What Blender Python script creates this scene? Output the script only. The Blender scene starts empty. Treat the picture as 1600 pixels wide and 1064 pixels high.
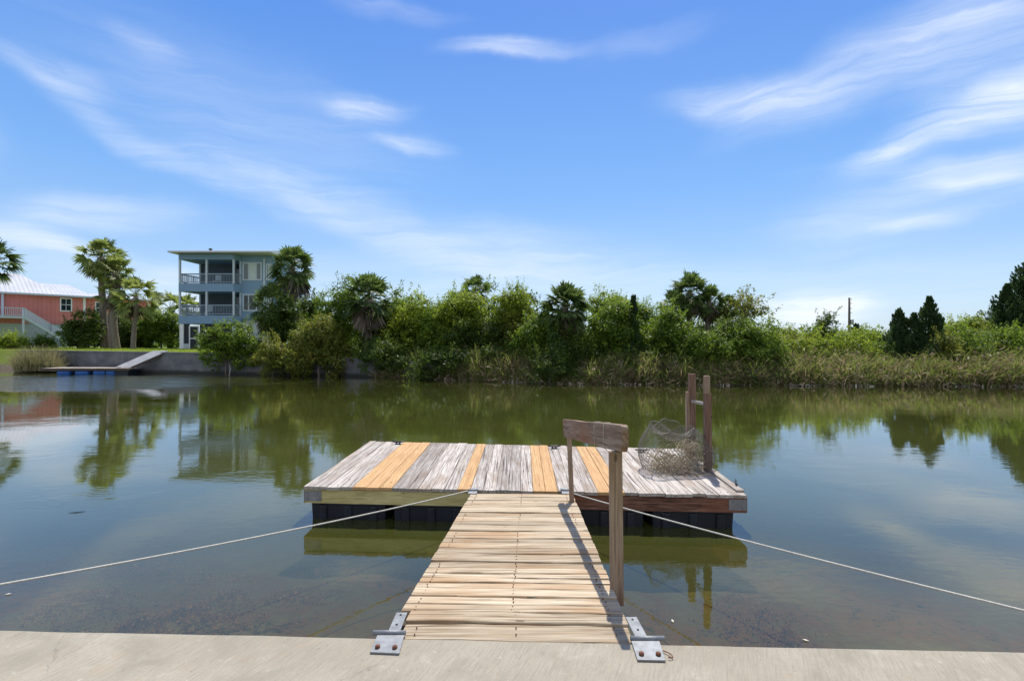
import bpy, math, random
import numpy as np
from mathutils import Vector, Matrix

S = bpy.context.scene
COL = S.collection
R = math.radians

# ------------------------------------------------------------------ camera
F, HC, YH = 800.0, 2.22, 532.0          # focal length in photo pixels, eye height over the water, horizon row
cam_d = bpy.data.cameras.new("camera")
cam = bpy.data.objects.new("camera", cam_d)
COL.objects.link(cam)
cam.location = (0, 0, HC)
cam.rotation_euler = (R(90), 0, 0)
cam_d.sensor_width = 36
cam_d.lens = 18.0
cam_d.clip_start = 0.05
cam_d.clip_end = 3000
S.camera = cam

# ------------------------------------------------------------------ sky, sun, exposure
SUN_EL, SUN_AZ = 60.0, 12.0             # azimuth measured from +Y towards +X
S.view_settings.view_transform = 'Standard'
S.view_settings.look = 'None'
S.view_settings.gamma = 1
S.view_settings.exposure = 0.35
world = bpy.data.worlds.new("World")
S.world = world
world.use_nodes = True


def build_world():
    nt = world.node_tree
    N, L = nt.nodes, nt.links
    N.clear()
    out = N.new('ShaderNodeOutputWorld')
    bg = N.new('ShaderNodeBackground')
    bg.inputs['Strength'].default_value = 0.13
    sky = N.new('ShaderNodeTexSky')
    sky.sky_type = 'NISHITA'
    sky.sun_disc = False
    sky.sun_elevation = R(SUN_EL)
    sky.sun_rotation = R(SUN_AZ)
    sky.altitude = 0
    sky.air_density = 1.0
    sky.dust_density = 0.6
    sky.ozone_density = 2.2
    hs = N.new('ShaderNodeHueSaturation')
    hs.inputs['Hue'].default_value = 0.51
    hs.inputs['Saturation'].default_value = 1.3
    hs.inputs['Value'].default_value = 1.0
    L.new(sky.outputs[0], hs.inputs['Color'])
    tc = N.new('ShaderNodeTexCoord')
    sep = N.new('ShaderNodeSeparateXYZ')
    L.new(tc.outputs['Generated'], sep.inputs[0])

    def m(op, a, b=None):
        n = N.new('ShaderNodeMath')
        n.operation = op
        for i, v in enumerate((a, b)):
            if v is None:
                continue
            if isinstance(v, (int, float)):
                n.inputs[i].default_value = v
            else:
                L.new(v, n.inputs[i])
        return n.outputs[0]
    az = m('ARCTAN2', sep.outputs['X'], sep.outputs['Y'])
    el = m('ARCSINE', sep.outputs['Z'])
    cmb = N.new('ShaderNodeCombineXYZ')
    L.new(az, cmb.inputs[0])
    L.new(el, cmb.inputs[1])
    # warp
    nz = N.new('ShaderNodeTexNoise')
    nz.inputs['Scale'].default_value = 5
    nz.inputs['Detail'].default_value = 5
    L.new(cmb.outputs[0], nz.inputs['Vector'])
    sub = N.new('ShaderNodeVectorMath'); sub.operation = 'SUBTRACT'
    L.new(nz.outputs['Color'], sub.inputs[0]); sub.inputs[1].default_value = (.5, .5, .5)
    scl = N.new('ShaderNodeVectorMath'); scl.operation = 'MULTIPLY'
    L.new(sub.outputs[0], scl.inputs[0]); scl.inputs[1].default_value = (.15, .07, 0)
    wv = N.new('ShaderNodeVectorMath'); wv.operation = 'ADD'
    L.new(cmb.outputs[0], wv.inputs[0]); L.new(scl.outputs[0], wv.inputs[1])
    # fibrous detail: streaked noise rotated a little
    mp = N.new('ShaderNodeMapping'); mp.inputs['Rotation'].default_value = (0, 0, R(-8)); mp.inputs['Scale'].default_value = (4, 44, 1)
    L.new(wv.outputs[0], mp.inputs[0])
    fib = N.new('ShaderNodeTexNoise'); fib.inputs['Scale'].default_value = 1.0; fib.inputs['Detail'].default_value = 7; fib.inputs['Roughness'].default_value = .62; fib.inputs['Distortion'].default_value = .6
    L.new(mp.outputs[0], fib.inputs['Vector'])
    fr = N.new('ShaderNodeMapRange'); fr.inputs['From Min'].default_value = .25; fr.inputs['From Max'].default_value = .75; fr.inputs['To Min'].default_value = .30; fr.inputs['To Max'].default_value = 1.40
    L.new(fib.outputs['Fac'], fr.inputs['Value'])
    total = None
    # photo px centre, half length, half width, tilt (deg), opacity
    blobs = [(800, 76, 120, 24, 0, .62), (565, 167, 95, 30, 3, .62), (640, 226, 75, 22, -6, .5),
             (230, 226, 340, 27, -24, .30), (420, 300, 220, 36, -20, .22), (560, 340, 260, 48, -20, .36), (820, 400, 240, 60, -8, .4),
             (400, 180, 380, 120, -12, .2), (80, 108, 130, 34, -8, .32), (60, 372, 170, 30, -8, .7), (230, 62, 90, 30, -10, .18),
             (1160, 155, 150, 42, -8, .55), (1330, 120, 260, 70, 14, .45), (1530, 60, 200, 110, 20, .42),
             (1470, 205, 250, 48, 18, .55), (1570, 165, 150, 60, 22, .45), (1530, 275, 150, 34, -10, .6), (1380, 245, 160, 20, 4, .35),
             (1265, 478, 120, 40, 2, 1.3), (1400, 330, 260, 60, 6, .40), (150, 330, 190, 40, 6, .46), (255, 420, 60, 22, 4, .5), (1440, 354, 100, 16, -1, .35), (1000, 60, 130, 30, 5, .16),
             (620, 14, 120, 24, 0, .22), (700, 440, 500, 60, 0, .28), (1300, 440, 500, 60, 0, .22),
             (330, 470, 160, 50, 0, .55), (100, 420, 200, 50, 0, .3), (1750, 150, 260, 200, 10, .5), (-250, 150, 300, 100, -15, .4)]
    for (px, py, hl, hw, tilt, op) in blobs:
        u, v = (px - 800) / F, (YH - py) / F
        a0 = math.atan(u)
        e0 = math.atan(v / math.hypot(1, u))
        ka = 1 / (1 + u * u) / F                     # px -> radians here
        ke = 1 / math.hypot(1, u) / (1 + v * v / (1 + u * u)) / F
        mpp = N.new('ShaderNodeMapping'); mpp.vector_type = 'TEXTURE'
        mpp.inputs['Location'].default_value = (a0, e0, 0)
        mpp.inputs['Rotation'].default_value = (0, 0, R(tilt))
        mpp.inputs['Scale'].default_value = (hl * ka * 1.25, hw * ke * 1.25, 1)
        L.new(wv.outputs[0], mpp.inputs[0])
        ln = N.new('ShaderNodeVectorMath'); ln.operation = 'LENGTH'
        L.new(mpp.outputs[0], ln.inputs[0])
        mr = N.new('ShaderNodeMapRange'); mr.interpolation_type = 'SMOOTHERSTEP'
        mr.inputs['From Min'].default_value = 0; mr.inputs['From Max'].default_value = 1
        mr.inputs['To Min'].default_value = op; mr.inputs['To Max'].default_value = 0
        L.new(ln.outputs['Value'], mr.inputs['Value'])
        total = mr.outputs[0] if total is None else m('ADD', total, mr.outputs[0])
    total = m('MULTIPLY', m('MULTIPLY', total, fr.outputs[0]), .78)
    front = N.new('ShaderNodeMapRange'); front.inputs['From Min'].default_value = 0; front.inputs['From Max'].default_value = .2
    L.new(sep.outputs['Y'], front.inputs['Value'])
    total = m('MULTIPLY', total, front.outputs[0])
    total = m('MINIMUM', total, .92)
    mix = N.new('ShaderNodeMix'); mix.data_type = 'RGBA'
    L.new(total, mix.inputs['Factor'])
    # clear-sky colour by elevation, blended over the physical sky (deep blue overhead, pale at the horizon)
    cr = N.new('ShaderNodeValToRGB')
    er = cr.color_ramp.elements
    stops = [(0, (.62, .77, .95)), (.10, (.44, .66, .95)), (.28, (.23, .49, .95)), (.55, (.105, .30, .84)), (1, (.08, .22, .70))]
    while len(er) < len(stops): er.new(.5)
    for i_, (p_, c_) in enumerate(stops):
        er[i_].position = p_; er[i_].color = (*c_, 1)
    L.new(sep.outputs['Z'], cr.inputs[0])
    csc = N.new('ShaderNodeMix'); csc.data_type = 'RGBA'; csc.blend_type = 'MULTIPLY'
    csc.inputs['Factor'].default_value = 1
    L.new(cr.outputs[0], csc.inputs['A']); csc.inputs['B'].default_value = (6.0, 6.0, 6.0, 1)
    csm = N.new('ShaderNodeMix'); csm.data_type = 'RGBA'; csm.inputs['Factor'].default_value = .8
    L.new(hs.outputs[0], csm.inputs['A']); L.new(csc.outputs['Result'], csm.inputs['B'])
    L.new(csm.outputs['Result'], mix.inputs['A'])
    mix.inputs['B'].default_value = (5.9, 6.3, 6.8, 1)
    # unseen clouds added behind the camera as fill light for camera-facing sides
    nb = N.new('ShaderNodeTexNoise'); nb.inputs['Scale'].default_value = 2.6; nb.inputs['Detail'].default_value = 6
    L.new(tc.outputs['Generated'], nb.inputs['Vector'])
    cb = N.new('ShaderNodeMapRange'); cb.inputs['From Min'].default_value = .42; cb.inputs['From Max'].default_value = .56
    L.new(nb.outputs['Fac'], cb.inputs['Value'])
    rear = N.new('ShaderNodeMapRange'); rear.inputs['From Min'].default_value = .15; rear.inputs['From Max'].default_value = -.25
    L.new(sep.outputs['Y'], rear.inputs['Value'])
    up = N.new('ShaderNodeMapRange'); up.inputs['From Min'].default_value = -.02; up.inputs['From Max'].default_value = .05
    L.new(sep.outputs['Z'], up.inputs['Value'])
    cf = m('MULTIPLY', m('MULTIPLY', cb.outputs[0], rear.outputs[0]), up.outputs[0])
    mix2 = N.new('ShaderNodeMix'); mix2.data_type = 'RGBA'
    L.new(cf, mix2.inputs['Factor']); L.new(mix.outputs['Result'], mix2.inputs['A'])
    mix2.inputs['B'].default_value = (5.0, 5.0, 5.1, 1)
    L.new(mix2.outputs['Result'], bg.inputs['Color'])
    L.new(bg.outputs[0], out.inputs[0])


build_world()
sun_d = bpy.data.lights.new("sun", 'SUN')
sun_d.energy = 4.2
sun_d.angle = R(0.5)
sun_d.color = (1, .95, .87)
sun = bpy.data.objects.new("sun", sun_d)
COL.objects.link(sun)
sdir = Vector((math.sin(R(SUN_AZ)) * math.cos(R(SUN_EL)), math.cos(R(SUN_AZ)) * math.cos(R(SUN_EL)), math.sin(R(SUN_EL))))
sun.rotation_euler = (-sdir).to_track_quat('-Z', 'Y').to_euler()
sun.location = sdir * 60


# ------------------------------------------------------------------ helpers
def G(px, py, z):
    """world point at height z seen at photo pixel"""
    d = F * (HC - z) / (py - YH)
    return Vector(((px - 800) * d / F, d, z))


def P(px, py, d):
    return Vector(((px - 800) * d / F, d, HC + (YH - py) * d / F))


def nodes_of(name):
    mt = bpy.data.materials.new(name)
    mt.use_nodes = True
    nt = mt.node_tree
    nt.nodes.clear()
    return mt, nt.nodes, nt.links


class NB:
    """small node-building helper"""
    def __init__(s, name):
        s.mt, s.N, s.L = nodes_of(name)
        s.out = s.N.new('ShaderNodeOutputMaterial')
        s.tc = s.N.new('ShaderNodeTexCoord')
        s.geo = s.N.new('ShaderNodeNewGeometry')

    def setin(s, sock, v):
        if v is None:
            return
        if hasattr(v, 'is_output'):
            s.L.new(v, sock)
        elif isinstance(v, (tuple, list)) and len(v) == 3 and sock.type == 'RGBA':
            sock.default_value = (*v, 1)
        else:
            sock.default_value = v

    def math(s, op, a, b=None, clamp=False):
        n = s.N.new('ShaderNodeMath'); n.operation = op; n.use_clamp = clamp
        s.setin(n.inputs[0], a); s.setin(n.inputs[1], b)
        return n.outputs[0]

    def coords(s, scale=(1, 1, 1), rnd=False, kind='Object', rot=(0, 0, 0)):
        v = s.tc.outputs[kind]
        if rnd:
            c = s.N.new('ShaderNodeVectorMath'); c.operation = 'SCALE'
            c.inputs[0].default_value = (37.1, 61.7, 23.3)
            s.L.new(s.geo.outputs['Random Per Island'], c.inputs['Scale'])
            a = s.N.new('ShaderNodeVectorMath'); a.operation = 'ADD'
            s.L.new(v, a.inputs[0]); s.L.new(c.outputs[0], a.inputs[1])
            v = a.outputs[0]
        if any(rot):
            m0 = s.N.new('ShaderNodeMapping')
            m0.inputs['Rotation'].default_value = rot
            s.L.new(v, m0.inputs[0])
            v = m0.outputs[0]
        mp = s.N.new('ShaderNodeMapping')
        mp.inputs['Scale'].default_value = scale
        s.L.new(v, mp.inputs[0])
        return mp.outputs[0]

    def noise(s, vec, scale=1, detail=4, rough=.55, dist=0, out='Fac'):
        n = s.N.new('ShaderNodeTexNoise')
        s.L.new(vec, n.inputs['Vector'])
        n.inputs['Scale'].default_value = scale
        n.inputs['Detail'].default_value = detail
        n.inputs['Roughness'].default_value = rough
        n.inputs['Distortion'].default_value = dist
        return n.outputs[out]

    def ramp(s, fac, stops, interp='LINEAR'):
        n = s.N.new('ShaderNodeValToRGB')
        n.color_ramp.interpolation = interp
        e = n.color_ramp.elements
        while len(e) < len(stops):
            e.new(.5)
        for i, (p, c) in enumerate(stops):
            e[i].position = p
            e[i].color = (*c, 1) if len(c) == 3 else c
        s.L.new(fac, n.inputs[0])
        return n.outputs[0]

    def rng(s, v, a, b, c, d):
        n = s.N.new('ShaderNodeMapRange')
        s.L.new(v, n.inputs[0])
        for k, x in zip(('From Min', 'From Max', 'To Min', 'To Max'), (a, b, c, d)):
            n.inputs[k].default_value = x
        return n.outputs[0]

    def mix(s, f, a, b, blend='MIX'):
        n = s.N.new('ShaderNodeMix'); n.data_type = 'RGBA'; n.blend_type = blend
        s.setin(n.inputs['Factor'], f); s.setin(n.inputs['A'], a); s.setin(n.inputs['B'], b)
        return n.outputs['Result']

    def bump(s, h, strength=.3, dist=.01, normal=None):
        n = s.N.new('ShaderNodeBump')
        n.inputs['Distance'].default_value = dist
        s.setin(n.inputs['Strength'], strength)
        s.L.new(h, n.inputs['Height'])
        if normal is not None:
            s.L.new(normal, n.inputs['Normal'])
        return n.outputs[0]

    def principled(s, color, rough=.7, metal=0, spec=.4, normal=None):
        b = s.N.new('ShaderNodeBsdfPrincipled')
        s.setin(b.inputs['Base Color'], color)
        s.setin(b.inputs['Roughness'], rough)
        s.setin(b.inputs['Metallic'], metal)
        b.inputs['Specular IOR Level'].default_value = spec
        if normal is not None:
            s.L.new(normal, b.inputs['Normal'])
        s.L.new(b.outputs[0], s.out.inputs[0])
        return b


def mat_plain(name, col, rough=.6, metal=0, var=.18, scale=6, bump=.15, spec=.4):
    b = NB(name)
    v = b.coords()
    n = b.noise(v, scale, 5)
    n2 = b.noise(v, scale * 7, 3)
    c = b.mix(b.rng(n, .3, .7, 0, 1), tuple(x * (1 - var) for x in col), tuple(min(1, x * (1 + var)) for x in col))
    c = b.mix(b.math('MULTIPLY', n2, .25), c, tuple(x * .7 for x in col))
    b.principled(c, rough, metal, spec, b.bump(n2, bump, .004))
    return b.mt


def mat_wood(name, axis, dark, mid, light, stain=None, tint=.25, crack=.8, rough=.85, grain=1.0, across=34):
    """weathered board; grain runs along local axis 'X','Y' or 'Z'; each board is its own island"""
    b = NB(name)
    al, ac = 1.6 * grain, across * grain
    sc = {'X': (al, ac, ac), 'Y': (ac, al, ac), 'Z': (ac, ac, al)}[axis]
    v = b.coords(sc, True)
    g = b.noise(v, 1, 6, .65, .5)
    sc2 = tuple(x * 3.2 if x > 10 else x * 2 for x in sc)
    fine = b.noise(b.coords(sc2, True), 1, 3, .6, .3)
    blot = b.noise(b.coords(tuple(3.5 if x > 10 else 1.3 for x in sc), True), 1, 3, .5, .4)
    c = b.ramp(g, [(.28, dark), (.45, mid), (.66, light)])
    c = b.mix(b.rng(fine, .35, .65, .0, .55), c, dark, 'MIX')
    if stain:
        c = b.mix(b.rng(blot, .48, .68, 0, .75), c, stain)
    # long cracks / dark weather checks
    ck = b.noise(b.coords(tuple(x * 1.5 if x > 10 else x * .5 for x in sc), True), 1, 2, .4, .2)
    ckm = b.math('MULTIPLY', b.math('LESS_THAN', ck, .36), crack)
    # knots
    vo = b.N.new('ShaderNodeTexVoronoi')
    vo.inputs['Scale'].default_value = 1
    b.L.new(b.coords(tuple(7 if x > 10 else 3.0 for x in sc), True), vo.inputs['Vector'])
    kn = b.math('LESS_THAN', vo.outputs['Distance'], .085)
    c = b.mix(b.math('MULTIPLY', kn, .7), c, tuple(x * .5 for x in dark))
    c = b.mix(ckm, c, tuple(x * .35 for x in dark))
    r = b.geo.outputs['Random Per Island']
    k = b.rng(r, 0, 1, 1 - tint, 1 + tint)
    cc = b.N.new('ShaderNodeCombineColor')
    for i in range(3):
        b.L.new(k, cc.inputs[i])
    c = b.mix(1.0, c, cc.outputs[0], 'MULTIPLY')
    h = b.math('SUBTRACT', b.math('ADD', g, b.math('MULTIPLY', fine, .5)), b.math('MULTIPLY', ckm, 1.2))
    b.principled(c, rough, 0, .25, b.bump(h, .55, .004))
    return b.mt


def mat_leaf(name, c1, c2, c3, trans, tfac=.42, scale=1.4, spread=.5):
    b = NB(name)
    v = b.coords(kind='Object')
    n = b.noise(v, scale, 3, .6)
    r = b.geo.outputs['Random Per Island']
    f = b.math('ADD', b.math('MULTIPLY', b.rng(n, .3, .7, 0, 1), 1 - spread), b.math('MULTIPLY', r, spread))
    c = b.ramp(f, [(.1, c1), (.5, c2), (.9, c3)])
    d = b.N.new('ShaderNodeBsdfPrincipled')
    b.L.new(c, d.inputs['Base Color'])
    d.inputs['Roughness'].default_value = .5
    d.inputs['Specular IOR Level'].default_value = .18
    t = b.N.new('ShaderNodeBsdfTranslucent')
    tcol = b.mix(.5, c, trans)
    tc2 = b.mix(1.0, tcol, (1.8, 1.8, 1.8), 'MULTIPLY')
    b.L.new(tc2, t.inputs['Color'])
    mx = b.N.new('ShaderNodeMixShader')
    mx.inputs[0].default_value = tfac
    b.L.new(d.outputs[0], mx.inputs[1]); b.L.new(t.outputs[0], mx.inputs[2])
    b.L.new(mx.outputs[0], b.out.inputs[0])
    return b.mt


class MB:
    """collects boxes, tubes, sheets; builds ONE mesh object"""
    def __init__(s):
        s.v, s.f, s.sm = [], [], []

    def add(s, vs, fs, smooth=False):
        o = len(s.v)
        s.v += [tuple(x) for x in vs]
        s.f += [tuple(i + o for i in f) for f in fs]
        s.sm += [smooth] * len(fs)

    def box(s, x0, x1, y0, y1, z0, z1, M=None):
        vs = [Vector(p) for p in ((x0, y0, z0), (x1, y0, z0), (x1, y1, z0), (x0, y1, z0), (x0, y0, z1), (x1, y0, z1), (x1, y1, z1), (x0, y1, z1))]
        if M is not None:
            vs = [M @ p for p in vs]
        s.add(vs, [(0, 3, 2, 1), (4, 5, 6, 7), (0, 1, 5, 4), (1, 2, 6, 5), (2, 3, 7, 6), (3, 0, 4, 7)])
        return s

    def prism(s, poly, a, b):
        """poly: list of points (Vector), extruded by vector b-a ; a,b vectors added"""
        n = len(poly)
        vs = [p + a for p in poly] + [p + b for p in poly]
        fs = [tuple(range(n))[::-1], tuple(range(n, 2 * n))] + [(i, (i + 1) % n, n + (i + 1) % n, n + i) for i in range(n)]
        s.add(vs, fs)
        return s

    def beam(s, p, q, w, h, up=Vector((0, 0, 1))):
        p, q = Vector(p), Vector(q)
        d = (q - p).normalized()
        sd = d.cross(up)
        if sd.length < 1e-4:
            sd = Vector((1, 0, 0))
        sd.normalize()
        u = sd.cross(d).normalized()
        vs = []
        for c in (p, q):
            for (a, b) in ((-1, -1), (1, -1), (1, 1), (-1, 1)):
                vs.append(c + sd * a * w / 2 + u * b * h / 2)
        s.add(vs, [(0, 1, 2, 3), (7, 6, 5, 4), (0, 4, 5, 1), (1, 5, 6, 2), (2, 6, 7, 3), (3, 7, 4, 0)])
        return s

    def tube(s, pts, rad, n=6, caps=True):
        pts = [Vector(p) for p in pts]
        if not hasattr(rad, '__len__'):
            rad = [rad] * len(pts)
        vs, fs = [], []
        prev = None
        for i, p in enumerate(pts):
            d = (pts[min(i + 1, len(pts) - 1)] - pts[max(i - 1, 0)])
            d = d.normalized() if d.length > 1e-9 else Vector((0, 0, 1))
            if prev is None:
                a = d.orthogonal().normalized()
            else:
                a = (prev - d * prev.dot(d))
                a = a.normalized() if a.length > 1e-6 else d.orthogonal().normalized()
            prev = a
            bb = d.cross(a)
            for k in range(n):
                t = 2 * math.pi * k / n
                vs.append(p + (a * math.cos(t) + bb * math.sin(t)) * rad[i])
        for i in range(len(pts) - 1):
            for k in range(n):
                fs.append((i * n + k, i * n + (k + 1) % n, (i + 1) * n + (k + 1) % n, (i + 1) * n + k))
        if caps:
            fs.append(tuple(range(n))[::-1])
            fs.append(tuple(range((len(pts) - 1) * n, len(pts) * n)))
        s.add(vs, fs, True)
        return s

    def build(s, name, mat, parent=None, bevel=0, origin=None):
        me = bpy.data.meshes.new(name)
        vs = s.v
        if origin is not None:
            vs = [(x - origin[0], y - origin[1], z - origin[2]) for x, y, z in vs]
        me.from_pydata(vs, [], s.f)
        me.polygons.foreach_set('use_smooth', s.sm)
        me.update()
        me.materials.append(mat)
        o = bpy.data.objects.new(name, me)
        COL.objects.link(o)
        if origin is not None:
            o.location = origin
        if parent is not None:
            o.parent = parent
        if bevel:
            bv = o.modifiers.new('bevel', 'BEVEL')
            bv.width = bevel
            bv.segments = 2
            bv.limit_method = 'ANGLE'
        return o


def tag(o, label=None, cat=None, group=None, kind=None):
    if label: o['label'] = label
    if cat: o['category'] = cat
    if group: o['group'] = group
    if kind: o['kind'] = kind
    return o


def thing(name, label, cat, loc=(0, 0, 0), group=None, rz=0):
    o = bpy.data.objects.new(name, None)
    COL.objects.link(o)
    o.location = loc
    o.rotation_euler = (0, 0, rz)
    return tag(o, label, cat, group)


def quads_object(name, verts, nper, mat, parent=None):
    """verts (N*nper,3) as N separate polygons of nper verts"""
    verts = np.asarray(verts, dtype=np.float32).reshape(-1, 3)
    nf = len(verts) // nper
    me = bpy.data.meshes.new(name)
    me.vertices.add(len(verts))
    me.vertices.foreach_set('co', verts.ravel())
    me.loops.add(len(verts))
    me.loops.foreach_set('vertex_index', np.arange(len(verts), dtype=np.int32))
    me.polygons.add(nf)
    me.polygons.foreach_set('loop_start', np.arange(0, len(verts), nper, dtype=np.int32))
    me.update(calc_edges=True)
    me.materials.append(mat)
    o = bpy.data.objects.new(name, me)
    COL.objects.link(o)
    if parent is not None:
        o.parent = parent
    return o


def unit(a):
    return a / np.maximum(np.linalg.norm(a, axis=1, keepdims=True), 1e-9)


def leaf_quads(pos, nrm, axis, Ln, W):
    axis = unit(axis - nrm * np.sum(axis * nrm, axis=1, keepdims=True))
    side = np.cross(axis, nrm)
    Ln = Ln[:, None]; W = W[:, None]
    base = pos - axis * Ln * .5
    tip = pos + axis * Ln * .5
    le = pos + side * W * .5 + nrm * W * .14 - axis * Ln * .08
    ri = pos - side * W * .5 + nrm * W * .14 - axis * Ln * .08
    return np.stack([base, ri, tip, le], axis=1).reshape(-1, 3)


# ------------------------------------------------------------------ materials
M = {}
M['deck_wood'] = mat_wood('grey_deck_wood', 'Y', (.15, .12, .10), (.44, .39, .335), (.68, .63, .56), (.28, .21, .155), .26, .8, .85, 1.0, 48)
M['new_wood'] = mat_wood('new_deck_wood', 'Y', (.36, .20, .08), (.56, .34, .15), (.68, .45, .23), (.47, .27, .115), .13, .35, .75, 1.0, 40)
M['gang_wood'] = mat_wood('gangway_wood', 'X', (.20, .135, .08), (.50, .395, .26), (.66, .575, .43), (.38, .235, .12), .20, .75, .85, 1.0, 52)
M['rail_wood'] = mat_wood('handrail_wood', 'Y', (.12, .07, .045), (.26, .165, .11), (.45, .35, .265), (.25, .11, .055), .1, .5)
M['post_wood'] = mat_wood('post_wood', 'Z', (.16, .105, .068), (.335, .235, .16), (.48, .37, .27), (.25, .145, .085), .12, .4)
M['brown_post'] = mat_wood('brown_post_wood', 'Z', (.10, .055, .037), (.22, .13, .09), (.36, .235, .17), (.13, .068, .045), .15, .5)
M['fascia_new'] = mat_wood('treated_board', 'X', (.42, .34, .13), (.62, .54, .24), (.72, .65, .34), (.40, .33, .12), .08, .3)
M['fascia_old'] = mat_wood('old_brown_board', 'X', (.07, .035, .022), (.18, .085, .055), (.32, .17, .115), (.26, .10, .05), .15, .5)
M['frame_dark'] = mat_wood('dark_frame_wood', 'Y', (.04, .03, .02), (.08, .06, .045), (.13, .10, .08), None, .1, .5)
M['galv'] = mat_plain('galvanised_steel', (.25, .26, .265), .6, .45, .25, 22, .3)
M['galv_dull'] = mat_plain('dull_grey_plate', (.25, .25, .25), .6, .3, .2, 14, .2)
M['rust'] = mat_plain('rusted_bolt', (.20, .085, .045), .8, .2, .35, 60, .5)
M['black_plastic'] = mat_plain('black_float_plastic', (.012, .016, .024), .45, 0, .3, 3, .1)
M['cleat'] = mat_plain('black_cleat', (.03, .03, .035), .4, .2)
M['rope'] = mat_plain('cream_rope', (.60, .57, .48), .9, 0, .2, 60, .5)
M['wire'] = mat_plain('trap_wire', (.24, .22, .18), .7, .3, .3, 30, .1)
M['net'] = mat_leaf('dry_net_strands', (.34, .27, .16), (.58, .48, .32), (.78, .68, .50), (.5, .42, .3), .15, 6)
M['blue_siding'] = mat_plain('blue_siding', (.20, .31, .455), .7, 0, .06, 2, .05)
M['white_trim'] = mat_plain('white_trim', (.50, .56, .63), .6, 0, .06, 4, .05)  # white trim dimmed and blued: facade shade put into the colour
M['bright_trim'] = mat_plain('bright_white_trim', (.8, .8, .8), .6, 0, .04, 4, .05)
M['rail_shaded'] = mat_plain('shaded_blue_grey_railing', (.25, .32, .40), .6, 0, .06, 4, .05)  # bluish shade on the balcony rails, put into their colour
M['ramp'] = mat_plain('pale_ramp_boards', (.62, .60, .58), .8, 0, .15, 4, .2)
M['porch_dark'] = mat_plain('porch_inner_wall', (.085, .11, .14), .8, 0, .15, 2, .05)  # inner wall darkened: the porch's shade is in its colour
M['screen'] = mat_plain('dark_insect_screen', (.022, .026, .034), .7, 0, .2, 3, .05)  # opaque mesh; the shaded recess behind it is painted into its dark colour
M['blue_barrel'] = mat_plain('blue_barrel_plastic', (.015, .10, .34), .45, 0, .2, 3, .05)
M['stucco'] = mat_plain('pale_stucco', (.48, .54, .55), .85, 0, .08, 3, .3)
M['teal'] = mat_plain('teal_cover', (.02, .30, .38), .6, 0, .15, 4, .1)
M['bark'] = mat_wood('grey_bark', 'Z', (.07, .055, .042), (.15, .12, .095), (.24, .20, .165), None, .1, .4, .95, .3)
M['palm_bark'] = mat_plain('palm_bark', (.20, .165, .13), .95, 0, .35, 9, .8)
M['deadwood'] = mat_plain('bleached_branch', (.33, .30, .25), .9, 0, .25, 20, .4)
M['pole'] = mat_plain('grey_pole', (.11, .095, .08), .9, 0, .2, 3, .3)
M['metal_grey'] = mat_plain('transformer_grey', (.35, .36, .37), .5, .3)


def mat_metal_roof(name, col, sc):
    b = NB(name)
    v = b.coords((1, 1, 1))
    n = b.noise(v, .6, 4)
    w = b.N.new('ShaderNodeTexWave'); w.wave_type = 'BANDS'; w.bands_direction = 'X'
    w.inputs['Scale'].default_value = sc
    b.L.new(v, w.inputs[0])
    c = b.mix(b.rng(n, .3, .7, 0, 1), tuple(x * .86 for x in col), col)
    st = b.noise(b.coords((.5, 6, 6)), 1, 4)
    c = b.mix(b.rng(st, .52, .7, 0, .45), c, (.45, .36, .30))
    b.principled(c, .45, .15, .4, b.bump(w.outputs['Fac'], .3, .03))
    return b.mt


M['roof_white'] = mat_metal_roof('white_metal_roof', (.56, .57, .59), .8)


def mat_salmon():
    b = NB('salmon_siding')
    v = b.coords((1, 1, 1))
    w = b.N.new('ShaderNodeTexWave'); w.wave_type = 'BANDS'; w.bands_direction = 'X'; w.wave_profile = 'SAW'
    w.inputs['Scale'].default_value = .8
    b.L.new(v, w.inputs[0])
    groove = b.math('LESS_THAN', w.outputs['Fac'], .12)
    n = b.noise(v, 1.1, 4)
    c = b.mix(b.rng(n, .3, .7, 0, 1), (.55, .18, .155), (.63, .225, .19))
    c = b.mix(b.math('MULTIPLY', groove, .45), c, (.30, .09, .08))
    b.principled(c, .7, 0, .3, b.bump(w.outputs['Fac'], .2, .01))
    return b.mt


M['salmon'] = mat_salmon()


def mat_lap():
    b = NB('blue_lap_siding')
    v = b.coords((1, 1, 1))
    w = b.N.new('ShaderNodeTexWave'); w.wave_type = 'BANDS'; w.bands_direction = 'Z'; w.wave_profile = 'SAW'
    w.inputs['Scale'].default_value = 1.6
    b.L.new(v, w.inputs[0])
    n = b.noise(v, .8, 4)
    c = b.mix(b.rng(n, .3, .7, 0, 1), (.19, .295, .43), (.215, .33, .48))
    b.principled(c, .7, 0, .3, b.bump(w.outputs['Fac'], .5, .015))
    return b.mt


M['lap'] = mat_lap()


def mat_glass(name, col):
    b = NB(name)
    v = b.coords()
    n = b.noise(v, .8, 2)
    c = b.mix(b.rng(n, .4, .6, 0, 1), col, tuple(x * .5 for x in col))
    b.principled(c, .06, 0, .6, b.bump(b.noise(v, 1.2, 2), .05, .02))
    return b.mt


M['glass'] = mat_glass('window_glass', (.03, .045, .05))
M['blind'] = mat_plain('pale_window_blind', (.50, .56, .54), .3, 0, .05, 3, .02, .6)
M['curtain'] = mat_plain('grey_window_blind', (.17, .19, .20), .3, 0, .1, 3, .02, .6)


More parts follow.
